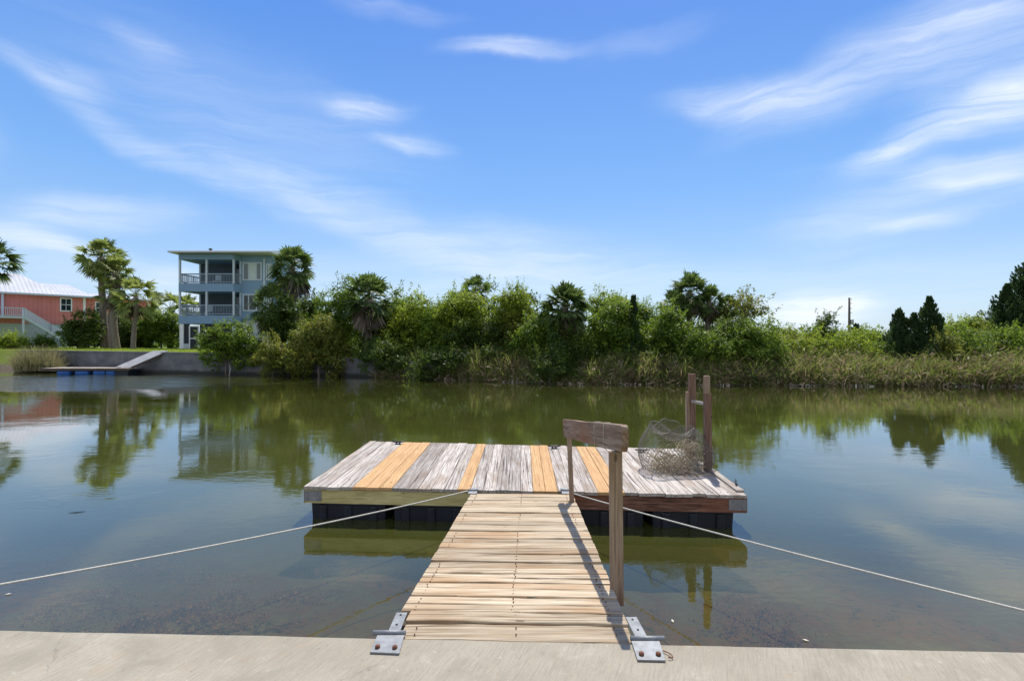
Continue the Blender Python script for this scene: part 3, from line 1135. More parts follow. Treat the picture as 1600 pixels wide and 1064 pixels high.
rope('mooring_rope', (-.50, 6.12, .43), (-4.0, near_y(-4) - .1, .757), .055, 'taut pale mooring rope running from the dock towards the left')
rope('mooring_rope', (.66, 6.05, .43), (3.35, near_y(3.35) - .1, .757), .03, 'taut pale mooring rope running from the dock to the right, behind the handrail post')

# little rusty hook on the seawall
mb = MB()
hc = G(1044, 1022, .756)
mb.tube([Vector((-.016, .028, .001)), Vector((.0, .012, .003)), Vector((.014, -.008, .003)), Vector((.014, -.024, .003)), Vector((.004, -.031, .003)), Vector((-.008, -.026, .003))], .0028, 6)
o = mb.build('wire_hook', M['rust']); o.location = hc
tag(o, 'small rusty bent wire hook lying beside the right hinge', 'hook')


# cleats on the dock
def cleat(px, py, label, rz=0):
    p = G(px, py, DZ)
    t = thing('dock_cleat', label, 'cleat', (p.x, p.y, DZ), 'black dock cleats', rz)
    mb = MB()
    mb.tube([Vector((-.11, 0, .05)), Vector((-.05, 0, .042)), Vector((.05, 0, .042)), Vector((.11, 0, .05))], [.009, .014, .014, .009], 8)
    mb.build('horn', M['cleat'], t)
    mb = MB()
    mb.box(-.05, .05, -.025, .025, .003, .012)
    mb.tube([Vector((-.025, 0, .01)), Vector((-.025, 0, .042))], .011, 8)
    mb.tube([Vector((.025, 0, .01)), Vector((.025, 0, .042))], .011, 8)
    mb.build('base', M['cleat'], t)


cleat(622, 694, 'black metal cleat at the far left corner of the dock')
cleat(866, 701, 'black cleat in the middle of the dock\'s far edge')
cleat(1003, 707, 'black cleat on the far edge, left of the wire trap')
cleat(1150, 759, 'black cleat near the front right corner of the dock', 1.2)


# ladder posts at the right of the dock
def make_ladder():
    t = thing('dock_ladder', 'two brown timber ladder posts joined by a rung at the dock edge', 'ladder', (2.75, 7.1, 0))
    O = Vector((2.75, 7.1, 0))
    d1 = 7.08
    m1 = MB()
    x = (1105.5 - 800) * d1 / F
    zt = P(0, 587, d1).z
    m1.box(x - .045 - O.x, x + .045 - O.x, d1 - .045 - O.y, d1 + .045 - O.y, -.5, zt - .25)
    m1.build('post', M['brown_post'], t, .004)
    m1 = MB()
    m1.box(x - .045 - O.x, x + .022 - O.x, d1 - .043 - O.y, d1 + .043 - O.y, zt - .248, zt)
    m1.build('post_top', M['post_wood'], t, .004)
    d2 = 7.72
    x2 = (1081 - 800) * d2 / F
    zt2 = P(0, 584, d2).z
    m1 = MB()
    m1.box(x2 - .045 - O.x, x2 + .045 - O.x, d2 - .045 - O.y, d2 + .045 - O.y, -.5, zt2)
    m1.build('post', M['brown_post'], t, .004)
    m1 = MB()
    m1.box(x2 - .085 - O.x, x2 - .048 - O.x, d2 - .045 - O.y, d2 + .045 - O.y, -.2, P(0, 612, d2).z)
    m1.build('side_board', M['post_wood'], t, .003)
    m1 = MB()
    m1.beam(Vector((x2 - .02, d2 - .06, P(0, 626, d2).z)) - O, Vector((x - .03, d1 - .0, P(0, 631, d1).z)) - O, .03, .04)
    m1.build('rung', M['deck_wood'], t)
    for z in (-.05, .25):
        m1 = MB()
        m1.beam(Vector((x2 + .01, d2 - .02, z)) - O, Vector((x + .01, d1 + .0, z)) - O, .03, .05)
        m1.build('rung', M['brown_post'], t)


make_ladder()


# crab trap: collapsed wire drum with dry netting
def make_trap():
    c = Vector(((1056 - 800) * 7.15 / F, 7.15, DZ))
    t = thing('wire_fish_trap', 'battered wire mesh drum trap full of dry netting on the dock', 'trap', c)
    rr = random.Random(8)
    nu, nv = 56, 17
    Rx, Ry, Hh = .44, .34, .58

    def surf(u, v):
        a = 2 * math.pi * u
        r = (1 + .13 * math.sin(math.pi * min(1, v * 1.1)) - .30 * v ** 3) * (1 + .10 * math.sin(2 * a + 1) + .06 * math.sin(5 * a + v * 2) - .12 * v * math.cos(a - 1))
        x = Rx * r * math.cos(a) - .05 * v + .03
        y = Ry * r * math.sin(a)
        z = Hh * v * (1 - .12 * math.cos(a + .4) - .1 * math.sin(3 * a)) + .012
        z += .02 * math.sin(7 * a) * v
        return Vector((x, y, z))
    wm = MB()
    # diamond mesh of thin wires
    for k in range(nu):
        for s_ in (1, -1):
            pts = []
            for j in range(nv + 1):
                pts.append(surf((k + s_ * j * .5) / nu, j / nv) + Vector((rr.gauss(0, .002), rr.gauss(0, .002), 0)))
            wm.tube(pts, .0027, 3, False)
    # top lid wires
    def lid(x, y):
        rr2 = (x * x + y * y)
        return Vector((Rx * x * .72 - .03, Ry * y * .72, Hh * (.98 - .22 * (1 - rr2)) + .04 * math.sin(7 * x + 4 * y)))
    for k in range(-13, 14):
        for s_ in (1, -1):
            pts = []
            for j in range(-13, 14):
                x, y = (j + k) / 13 * .5 * 1.3, s_ * (j - k) / 13 * .5 * 1.3
                if x * x + y * y < 1:
                    pts.append(lid(x, y))
            if len(pts) > 1:
                wm.tube(pts, .0027, 3, False)
    wm.build('wire_mesh', M['wire'], t)
    hm = MB()
    for v, r in ((.0, .005), (.5, .0035), (1.0, .006)):
        hm.tube([surf(i / 60, v) for i in range(61)], r, 5)
    hm.build('hoops', M['wire'], t)
    # tangled netting inside
    rng = np.random.default_rng(4)
    n = 900
    nm = MB()
    for i in range(430):
        a = rr.uniform(0, 6.28); r = math.sqrt(rr.random()) * .8
        p = Vector((Rx * r * math.cos(a) + .02, Ry * r * math.sin(a), abs(rr.gauss(0, .09)) + .02 + (rr.uniform(.1, .32) if math.cos(a) > .0 and rr.random() < .5 else 0)))
        pts = [p]
        dv = Vector((rr.gauss(0, 1), rr.gauss(0, 1), rr.gauss(0, .6))).normalized()
        for k in range(5):
            dv = (dv + Vector((rr.gauss(0, .6), rr.gauss(0, .6), rr.gauss(0, .4)))).normalized()
            q = pts[-1] + dv * .035
            q.z = min(max(q.z, .012), .34 + .06 * math.sin(q.x * 9))
            if (q.x / Rx) ** 2 + (q.y / Ry) ** 2 > .9:
                q = pts[-1] - dv * .03
                q.z = max(q.z, .012)
            pts.append(q)
        nm.tube(pts, .0028 if i % 5 else .006, 4)
    nm.build('dry_netting', M['net'], t)
    rb = MB()
    for i in range(26):
        a = rr.uniform(2.5, 6.8); r = rr.uniform(.7, 1.25)
        p = Vector((Rx * r * math.cos(a) + .05, Ry * r * math.sin(a) - .08, .008))
        dv = Vector((rr.gauss(0, .04), rr.gauss(0, .03), 0))
        rb.tube([p, p + dv + Vector((0, 0, .006)), p + dv * 2.2], .004, 4)
    rb.build('debris', M['net'], t)['kind'] = 'stuff'


make_trap()


# ------------------------------------------------------------------ far seawall and its floating dock
def make_far_wall():
    t = thing('seawall', 'low weathered grey concrete seawall along the far bank', 'seawall', (-18, 34, 0))
    O = Vector((-18, 34, 0))
    xs = list(np.linspace(-37.5, -3.2, 60))
    for (zf0, zf1, o0, o1, nm) in ((None, -.10, .02, .24, 'wall_panel'), (-.10, 0, -.03, .27, 'cap')):
        mb = MB(); vs = []
        for x in xs:
            y = shore_y(x); z1 = wall_top(x) + zf1 - (0.004 if nm == 'wall_panel' else 0)
            z0 = -1 if zf0 is None else wall_top(x) + zf0
            for (o, z) in ((o0, z0), (o1, z0), (o1, z1), (o0, z1)):
                vs.append((x - O.x, y + o - O.y, z))
        n = len(xs)
        fs = [(i * 4 + k, i * 4 + (k + 1) % 4, (i + 1) * 4 + (k + 1) % 4, (i + 1) * 4 + k) for i in range(n - 1) for k in range(4)]
        fs += [(0, 1, 2, 3), ((n - 1) * 4 + 3, (n - 1) * 4 + 2, (n - 1) * 4 + 1, (n - 1) * 4)]
        mb.add(vs, fs)
        mb.build(nm, M['wall_concrete'], t)


make_far_wall()


def make_far_dock():
    t = thing('floating_dock', 'small far floating dock carried on blue plastic barrels', 'dock', (-28.4, 34.3, 0))
    O = Vector((-28.4, 34.3, 0))
    mb = MB()
    k = 0
    for x in np.arange(-30.9, -25.2, .15):
        mb.box(x - O.x, x + .14 - O.x, -.7, .7, .36, .40)
    mb.build('deck_planking', M['deck_wood'], t)
    mb = MB()
    mb.box(-30.9 - O.x, -25.1 - O.x, -.74, -.705, .24, .39)
    mb.build('fascia_board', M['frame_dark'], t)
    for a, b_ in ((94, 113), (122, 142), (150, 168), (170, 183)):
        for yy in (-.45, .45):
            x0, x1 = (a - 800) * 33.9 / F - O.x, (b_ - 800) * 33.9 / F - O.x
            mb = MB()
            mb.tube([Vector((x0, yy, .09)), Vector((x0 + .05, yy, .09)), Vector((x1 - .05, yy, .09)), Vector((x1, yy, .09))], [.2, .235, .235, .2], 14)
            mb.build('barrel', M['blue_barrel'], t)
    for x in (-26.0,):
        mb = MB(); mb.box(x - .9 - O.x, x + .7 - O.x, -.6, .6, -.1, .23)
        mb.build('float', M['black_plastic'], t, .03)
    t2 = thing('gangway', 'narrow grey ramp from the far seawall down to the barrel dock', 'gangway', (-26, 35, .4))
    O = Vector((-26, 35, .4))
    a, b_ = P(193, 573.5, 34.0), P(251, 548.4, 34.8)
    mb = MB()
    d = (b_ - a)
    for i in range(26):
        p = a + d * (i / 26); q = a + d * ((i + .88) / 26)
        w = Vector((.5, 0, 0))
        mb.prism([p - w - O, p + w - O, q + w - O, q - w - O], Vector((0, 0, .02)), Vector((0, 0, -.02)))
    mb.build('planking', M['ramp'], t2)
    for s_ in (-.44, .44):
        mb = MB()
        mb.beam(a + Vector((s_, 0, -.09)) - O, b_ + Vector((s_, 0, -.09)) - O, .05, .13)
        mb.build('side_joist', M['frame_dark'], t2)


make_far_dock()


# ------------------------------------------------------------------ blue three-storey house
def make_blue_house():
    D = 46.0
    k = D / F
    X = lambda px: (px - 800) * k
    Z = lambda py: HC + (YH - py) * k
    x0, x1, xw0, xe = X(279), X(364.5), X(377) + .9 * 0, -21.9
    t = thing('blue_house', 'tall blue three-storey house with screened balconies on the far lawn', 'house', (-25, D, 1.46))
    O = Vector((-25, D, 1.46))

    def bx(name, mat, a, b, c, d, e, f, par=None, bevel=0):
        mb = MB()
        mb.box(a - O.x, b - O.x, c - O.y, d - O.y, e - O.z, f - O.z)
        return mb.build(name, mat, par or t, bevel)
    zr, zf = Z(397), Z(405)
    DW = D + .9          # plane of the window wall
    xa = (377 - 800) / F * DW
    # main volume behind the porch, and the window bay volume
    bx('wall', M['porch_dark'], x0 + .1, xa, D + 3.2, D + 5.6, 1.3, zr)
    ww = bx('wall', M['lap'], xa, xe, DW, D + 5.6, Z(498), zr)
    bx('wall', M['stucco'], xa - .6, xe, DW + .3, D + 5.5, 1.3, Z(498) - .003)
    # bands (floor edges); chamfered corner
    def band(z0, z1, mat, name='floor_band', grow=0.0):
        mb = MB()
        g = grow
        pts = [Vector((x0 - g, D - g, z0)), Vector((x1 + g * .4, D - g, z0)), Vector((xa - .003, DW - g, z0)), Vector((xa - .003, D + 3.19, z0)), Vector((x0 - g, D + 3.19, z0))]
        mb.prism([p - O for p in pts], Vector((0, 0, 0)), Vector((0, 0, z1 - z0)))
        return mb.build(name, mat, t)
    band(Z(443), zf - (zf - Z(443)) + (Z(443) - Z(443)) + .0 + 0.001 + Z(443) * 0 + 0, M['blue_siding']) if False else None
    band(Z(455.5), Z(443), M['blue_siding'])
    band(Z(506), Z(493), M['blue_siding'])
    band(Z(405.5), zr - .003, M['blue_siding'])
    # roof: thin, overhanging, gently pitched
    mb = MB()
    ov = .5
    rz = Z(396.5)
    for (a, b_) in (((x0 - ov, D - .75), (xe + .6, D + 6.1)),):
        z0 = rz
        vs = [(a[0], a[1], z0), (b_[0], a[1], z0), (b_[0], b_[1], z0), (a[0], b_[1], z0),
              (a[0], a[1], z0 + .13), (b_[0], a[1], z0 + .13), (b_[0], (a[1] + b_[1]) / 2, z0 + .75), (a[0], (a[1] + b_[1]) / 2, z0 + .75), (b_[0], b_[1], z0 + .13), (a[0], b_[1], z0 + .13)]
        vs = [Vector(v) - O for v in vs]
        mb.add(vs, [(3, 2, 1, 0), (0, 1, 5, 4), (4, 5, 6, 7), (7, 6, 8, 9), (2, 3, 9, 8), (1, 2, 8, 6, 5), (0, 4, 7, 9, 3)])
    rf = mb.build('roof', M['roof_white'], t)
    mb = MB(); c = P(329, 392, D + 3) - O
    mb.tube([c + Vector((0, 0, -.4)), c + Vector((0, 0, .12))], .1, 8)
    mb.tube([c + Vector((0, 0, .1)), c + Vector((0, 0, .2))], .17, 8)
    mb.build('vent', M['cleat'], rf)
    # posts
    pw = .075
    for (za, zb_) in ((Z(443), Z(405.5)), (Z(493), Z(455.5))):
        for px in (280.2, 322.2, 364.5):
            bx('post', M['white_trim'], X(px) - pw, X(px) + pw, D + .01, D + .16, za + .003, zb_ - .003)
        bx('post', M['white_trim'], xa - .16, xa - .01, DW - .02, DW + .1, za + .003, zb_ - .003)
        bx('post', M['white_trim'], x0 + .01, x0 + .14, D + 3.0, D + 3.14, za + .003, zb_ - .003)
    # screened return wall closing porch right part (dark interior panels)
    for (za, zb_) in ((Z(443), Z(405.5)), (Z(493), Z(455.5))):
        rh = (zb_ - za) * (.40 if za > 6 else .43)
        segs = [((X(281.5), D + .08), (X(321), D + .08)), ((X(323.5), D + .08), (X(363), D + .08)), ((x1 + .1, D + .12), (xa - .1, DW)), ((x0 + .07, D + .2), (x0 + .07, D + 2.9))]
        for (p, q) in segs:
            p = Vector((*p, 0)); q = Vector((*q, 0))
            mb = MB()
            mb.beam(p + Vector((0, 0, za + rh)) - O, q + Vector((0, 0, za + rh)) - O, .09, .09)
            mb.beam(p + Vector((0, 0, za + .12)) - O, q + Vector((0, 0, za + .12)) - O, .05, .07)
            ln = (q - p).length
            n = int(ln / .135)
            for i in range(1, n):
                c = p.lerp(q, i / n)
                mb.beam(c + Vector((0, 0, za + .1)) - O, c + Vector((0, 0, za + rh - .03)) - O, .03, .03)
            mb.build('railing', M['rail_shaded'], t)
        # furniture silhouettes and door on the back wall
        dm = bx('sliding_door', M['glass'], X(340), X(360), D + 3.13, D + 3.19, za + .05, za + 2.1)
    # porch side partition that hides the back right corner
    # window wall: windows, corner boards
    def window(px0, px1, py0, py1, cols, nm='window'):
        kk = DW / F
        a, b_ = (px0 - 800) * kk, (px1 - 800) * kk
        z1, z0 = HC + (YH - py0) * kk, HC + (YH - py1) * kk
        mb = MB()
        fw = .12
        y0, y1 = DW - .06 - O.y, DW - .002 - O.y
        mb.box(a - O.x, b_ - O.x, y0, y1, z1 - fw - O.z, z1 - O.z)
        mb.box(a - O.x, b_ - O.x, y0, y1, z0 - O.z, z0 + fw - O.z)
        mb.box(a - O.x, a + fw - O.x, y0, y1, z0 + fw - O.z, z1 - fw - O.z)
        mb.box(b_ - fw - O.x, b_ - O.x, y0, y1, z0 + fw - O.z, z1 - fw - O.z)
        n = len(cols)
        ws = [.28, .46, .26]
        xx = a + fw
        W = b_ - a - 2 * fw
        edges = [xx]
        for w_ in ws:
            edges.append(edges[-1] + W * w_)
        for e in edges[1:-1]:
            mb.box(e - .045 - O.x, e + .045 - O.x, y0 + .01, y1, z0 + fw - O.z, z1 - fw - O.z)
        wf = mb.build(nm, M['white_trim'], t)
        for i, c in enumerate(cols):
            mb = MB()
            mb.box(edges[i] - O.x, edges[i + 1] - O.x, y1 - .025, y1 - .01, z0 + fw - O.z, z1 - fw - O.z)
            mb.build('pane', M[c], wf)
    window(379.5, 409.5, 410, 438.5, ['curtain', 'blind', 'curtain'])
    window(379.5, 409.5, 459.5, 486.5, ['glass', 'glass', 'glass'])
    window(416, 426, 412, 438, ['glass', 'blind', 'glass'])
    window(416, 426, 460, 486, ['glass', 'glass', 'glass'])
    kk = DW / F
    bx('corner_board', M['white_trim'], (411.5 - 800) * kk, (414.5 - 800) * kk, DW - .05, DW - .003, Z(498), zf + .2)
    # ground level: columns, dark screens, door
    gz = 1.3
    zc = Z(506) - .003
    bx('column', M['bright_trim'], x0 + .05, X(286), D + .05, D + .4, gz, zc)
    bx('column', M['stucco'], X(362), X(366), D + .05, D + .4, gz, zc)
    bx('screen_panel', M['screen'], X(286) + .003, X(294.5), D + .15, D + .2, gz, zc)
    bx('knee_wall', M['stucco'], X(286) + .003, X(294), D + .08, D + .145, gz, Z(537))
    bx('screen_panel', M['screen'], X(310.5), X(362) - .003, D + .15, D + .2, gz, zc)
    mb = MB()
    a, b_, z0, z1 = X(294.5), X(310), Z(545), Z(509)
    for (q0, q1, r0, r1) in ((a, a + .09, z0, z1), (b_ - .09, b_, z0, z1), (a + .09, b_ - .09, z1 - .09, z1), (a + .09, b_ - .09, Z(529) - .04, Z(529) + .04)):
        mb.box(q0 - O.x, q1 - O.x, D + .06 - O.y, D + .11 - O.y, r0 - O.z, r1 - O.z)
    dr = mb.build('screen_door', M['bright_trim'], t)
    bx('door_mesh', M['screen'], a + .003, b_ - .003, D + .115, D + .14, gz, z1 - .003, dr)
    mb = MB()
    mb.box(X(306) - O.x, X(308) - O.x, D + .01 - O.y, D + .055 - O.y, Z(529.5) - O.z, Z(527) - O.z)
    mb.build('handle', M['galv'], dr)
    bx('teal_panel', M['teal'], X(399), X(408), D + 1.0, D + 1.12, Z(522), Z(511))


make_blue_house()


# patio chairs on the balconies (small)
def balcony_chair(x, y, z, label):
    t = thing('balcony_chair', label, 'chair', (x, y, z), 'chairs on the balconies')
    mb = MB(); mb.box(-.25, .25, -.25, .25, .40, .45); mb.build('seat', M['white_trim'], t)
    mb = MB(); mb.box(-.25, .25, .22, .27, .45, 1.0); mb.build('backrest', M['white_trim'], t)
    for sx in (-.22, .22):
        for sy in (-.22, .22):
            mb = MB(); mb.box(sx - .02, sx + .02, sy - .02, sy + .02, 0, .40); mb.build('leg', M['white_trim'], t)


balcony_chair(-28.2, 47.6, 4.47, 'white chair on the middle balcony behind the left railing')
balcony_chair(-27.6, 47.9, 7.35, 'white chair on the top balcony behind the left railing')


# ------------------------------------------------------------------ salmon house with deck and stair
def make_pink_house():
    A = Vector((-58, 58, 0))
    u = Vector((.617, .787, 0)); n = Vector((.787, -.617, 0))        # along, outward (towards the canal)
    ang = math.atan2(u.y, u.x)
    t = thing('salmon_house', 'salmon-pink raised house with white metal roof on the far left', 'house', (A.x, A.y, 1.46), rz=ang)
    # local: x along facade, y inward(-n), z up from 1.46
    z = lambda v: v - 1.46
    ze, zb_ = 7.6, 4.2

    def bx(name, mat, a, b, c, d, e, f, par=None):
        mb = MB(); mb.box(a, b, c, d, z(e), z(f)); return mb.build(name, mat, par or t)
    bx('wall', M['salmon'], -9, 7.45, 0, 9, zb_, ze)
    bx('wall', M['salmon'], 7.45, 15.3, .25, 8.6, zb_ - .35, ze - .02)
    bx('lower_wall', M['stucco'], -9, 15.1, .35, 8.5, 1.3, zb_ - .36)
    bx('lower_wall', M['stucco'], -9, 7.4, .12, .345, 1.3, zb_ - .003)
    bx('corner_board', M['bright_trim'], 7.38, 7.62, -.04, .245, zb_, ze - .01)
    bx('corner_board', M['bright_trim'], 15.22, 15.34, .2, .4, zb_ - .3, ze - .03)
    bx('corner_board', M['bright_trim'], 2.25, 2.4, -.03, -.003, zb_, ze - .3) if False else None
    # eave fascia
    bx('eave_board', M['white_trim'], -9.5, 16, -.62, -.5, ze - .08, ze + .12)
    # roofs
    def roof(x0, x1, y0, y1, z0, ridge_z, hip0, hip1, ridge_y):
        mb = MB()
        v = [(x0, y0, z0), (x1, y0, z0), (x1, y1, z0), (x0, y1, z0), (x0 + hip0, ridge_y, ridge_z), (x1 - hip1, ridge_y, ridge_z)]
        v = [(a, b, z(c)) for a, b, c in v]
        mb.add(v, [(3, 2, 1, 0), (0, 1, 5, 4), (1, 2, 5), (2, 3, 4, 5), (3, 0, 4)])
        return mb.build('roof', M['roof_white'], t)
    roof(-9.5, 5.6, -.498, 9.5, ze + .002, 10.35, .5, 3.4, 4.6)
    roof(2.0, 8.6, -.6, 8.6, ze + .03, 9.35, .3, 1.9, 4.0)
    roof(6.5, 16.0, -.3, 9.0, ze + .0, 8.4, .3, 3, 4.2)

    def window(c, w, z0, z1, y):
        mb = MB(); f = .12
        mb.box(c - w / 2, c + w / 2, y - .07, y - .003, z(z1) - f, z(z1)); mb.box(c - w / 2, c + w / 2, y - .07, y - .003, z(z0), z(z0) + f)
        mb.box(c - w / 2, c - w / 2 + f, y - .07, y - .003, z(z0) + f, z(z1) - f); mb.box(c + w / 2 - f, c + w / 2, y - .07, y - .003, z(z0) + f, z(z1) - f)
        mb.box(c - w / 2 + f, c + w / 2 - f, y - .06, y - .003, (z(z0) + z(z1)) / 2 - .03, (z(z0) + z(z1)) / 2 + .03)
        mb.box(c - .02, c + .02, y - .05, y - .003, z(z0) + f, z(z1) - f)
        wf = mb.build('window', M['bright_trim'], t)
        mb = MB(); mb.box(c - w / 2 + f, c + w / 2 - f, y - .03, y - .004, z(z0) + f, z(z1) - f)
        mb.build('pane', M['glass'], wf)
    window(5.74, 1.15, 5.75, 7.4, 0)
    window(9.15, 1.1, 5.55, 7.15, .25)
    window(11.95, 1.1, 5.45, 7.0, .25)
    window(-1.1, 1.2, 5.1, 7.1, 0)
    # deck
    dk = MB(); dk.box(-9, 1.7, -2.4, -.003, z(4.72), z(4.95)); dk.build('deck', M['white_trim'], t)
    for x in (-8, -5, -2, 1.6):
        bx('deck_post', M['white_trim'], x - .09, x + .09, -2.35, -2.17, 1.3, 4.717)
    bx('porch_post', M['white_trim'], -.55 + .6, -.35 + .6, -.45, -.25, 4.953, ze - .1)

    def rail(p, q, posts=1):
        p = Vector(p); q = Vector(q)
        mb = MB()
        h = Vector((0, 0, .92))
        mb.beam(p + h, q + h, .1, .08); mb.beam(p + Vector((0, 0, .12)), q + Vector((0, 0, .12)), .06, .06)
        ln = (q - p).length; m_ = int(ln / .16)
        for i in range(1, m_):
            c = p.lerp(q, i / m_)
            mb.beam(c + Vector((0, 0, .1)), c + h, .045, .045, Vector((0, 1, 0)))
        for c in (p, q):
            mb.beam(c, c + h + Vector((0, 0, .05)), .11, .11, Vector((0, 1, 0)))
        mb.build('railing', M['white_trim'], t)
    rail((-9, -2.35, z(4.95)), (-2, -2.35, z(4.95))); rail((-2, -2.35, z(4.95)), (1.65, -2.35, z(4.95)))
    # stair to the right
    s0, s1 = Vector((1.72, 0, z(4.85))), Vector((6.1, 0, z(1.5)))
    for yy in (-2.35, -1.1):
        a = s0 + Vector((0, yy, 0)); b_ = s1 + Vector((0, yy, 0))
        mb = MB(); mb.beam(a, b_, .06, .28); mb.build('stair_stringer', M['white_trim'], t)
        rail(a + Vector((0, 0, .05)), a.lerp(b_, .5) + Vector((0, 0, .05))); rail(a.lerp(b_, .5) + Vector((0, 0, .05)), b_ + Vector((0, 0, .05)))
    mb = MB()
    for i in range(17):
        c = s0.lerp(s1, (i + .5) / 17)
        mb.box(c.x - .14, c.x + .14, -2.3, -1.15, c.z + .06, c.z + .10)
    mb.build('stair_treads', M['white_trim'], t)


make_pink_house()

# utility pole far behind the right bank
t = thing('utility_pole', 'lone grey utility pole with transformer beyond the right bank', 'utility pole', ((1327 - 800) / F * 80, 80, .7))
mb = MB(); mb.tube([Vector((0, 0, 0)), Vector((0, 0, 8.2))], [.2, .14], 10); mb.build('pole', M['pole'], t)
mb = MB()
for z_ in (7.9, 7.3, 6.5, 5.8):
    mb.tube([Vector((.1, 0, z_)), Vector((.32, 0, z_)), Vector((.32, 0, z_ + .14))], .05, 6)
mb.build('insulators', M['metal_grey'], t)
mb = MB(); mb.tube([Vector((.38, -.1, 4.0)), Vector((.38, -.1, 4.05)), Vector((.38, -.1, 4.75)), Vector((.38, -.1, 4.82))], [.18, .24, .24, .1], 12); mb.build('transformer', M['metal_grey'], t)

# ------------------------------------------------------------------ vegetation
RNG = np.random.default_rng(42)


def crown_mesh(name, lobes, mat, parent, origin, density=1.0, leaf=.13, sub=(.24, .46), per=60, rng=None, upward=.55, aspect=.5, sprigs=10):
    """lobes: (cx,cy,cz,rx,ry,rz) world. Leaves gathered in many small clumps near the lobes' surfaces."""
    rng = rng or RNG
    P_, N_, A_, L_ = [], [], [], []
    for (cx, cy, cz, rx, ry, rz) in lobes:
        area = 4 * math.pi * ((rx * ry + rx * rz + ry * rz) / 3)
        m = max(6, int(area / .46 * density))
        d = unit(rng.normal(size=(m, 3)))
        rad = .45 + .6 * rng.random(m) ** .45
        c = np.array([cx, cy, cz]) + d * np.array([rx, ry, rz]) * rad[:, None]
        rs = rng.uniform(sub[0], sub[1], m) * rng.choice([.8, 1.0, 1.35], m)
        kper = (per * .8 * (rs / .35) ** 1.6 * rng.uniform(.6, 1.3, m)).astype(int)
        lsc = 1.35
        for i in range(m):
            q = kper[i]
            dd = unit(rng.normal(size=(q, 3)))
            rr = rs[i] * (.3 + .75 * rng.random(q) ** .7)
            p = c[i] + dd * rr[:, None] * np.array([1, 1, .72])
            nn = unit(dd * .5 + np.array([0, 0, upward]) + d[i] * .35 + rng.normal(size=(q, 3)) * .4)
            ax = dd + np.array([0, 0, -.25]) + rng.normal(size=(q, 3)) * .5
            P_.append(p); N_.append(nn); A_.append(ax); L_.append(leaf * lsc * rng.uniform(.6, 1.3, q))
    # thin shoots that break the outline
    for (cx, cy, cz, rx, ry, rz) in lobes:
        for _ in range(sprigs):
            a = rng.uniform(0, 2 * math.pi); e = rng.uniform(.2, 1.4)
            dv = np.array([math.cos(a) * math.cos(e), math.sin(a) * math.cos(e), math.sin(e)])
            s0 = np.array([cx, cy, cz]) + dv * np.array([rx, ry, rz]) * .95
            ln = rng.uniform(.25, .7)
            q = int(18 * ln / .4)
            tt = rng.random(q)
            p = s0 + (dv + np.array([0, 0, .5])) * (tt * ln)[:, None] * .8 + rng.normal(size=(q, 3)) * .05
            P_.append(p); N_.append(unit(rng.normal(size=(q, 3)) + np.array([0, 0, .6]))); A_.append(rng.normal(size=(q, 3)) + dv)
            L_.append(leaf * rng.uniform(.6, 1.1, q))
    pos = np.concatenate(P_); nr = np.concatenate(N_); ax = np.concatenate(A_); ln = np.concatenate(L_)
    v = leaf_quads(pos - np.array(origin), nr, ax, ln, ln * aspect)
    return quads_object(name, v, 4, mat, parent)


def trunk_mesh(base, targets, r0, mat, parent, origin, rr, name='trunk', bare=0):
    mb = MB()
    o = Vector(origin)
    base = Vector(base)
    top = sum((Vector(t_) for t_ in targets), Vector()) / len(targets)
    fork = base.lerp(top, .35)
    fork.x += rr.uniform(-.15, .15)
    mb.tube([base - Vector((0, 0, .3)) - o, base.lerp(fork, .5) + Vector((rr.uniform(-.08, .08), 0, 0)) - o, fork - o], [r0, r0 * .8, r0 * .65], 8)
    for t_ in targets:
        t_ = Vector(t_)
        mid = fork.lerp(t_, .5) + Vector((rr.uniform(-.2, .2), rr.uniform(-.2, .2), rr.uniform(0, .25)))
        mb.tube([fork - o, mid - o, t_ - o], [r0 * .5, r0 * .3, r0 * .1], 6)
        for _ in range(3 + bare):
            a = mid.lerp(t_, rr.random())
            b_ = a + Vector((rr.uniform(-.7, .7), rr.uniform(-.6, .6), rr.uniform(.1, .7)))
            mb.tube([a - o, a.lerp(b_, .5) + Vector((0, 0, .06)) - o, b_ - o], [r0 * .16, r0 * .1, r0 * .04], 4)
    return mb.build(name, mat, parent)


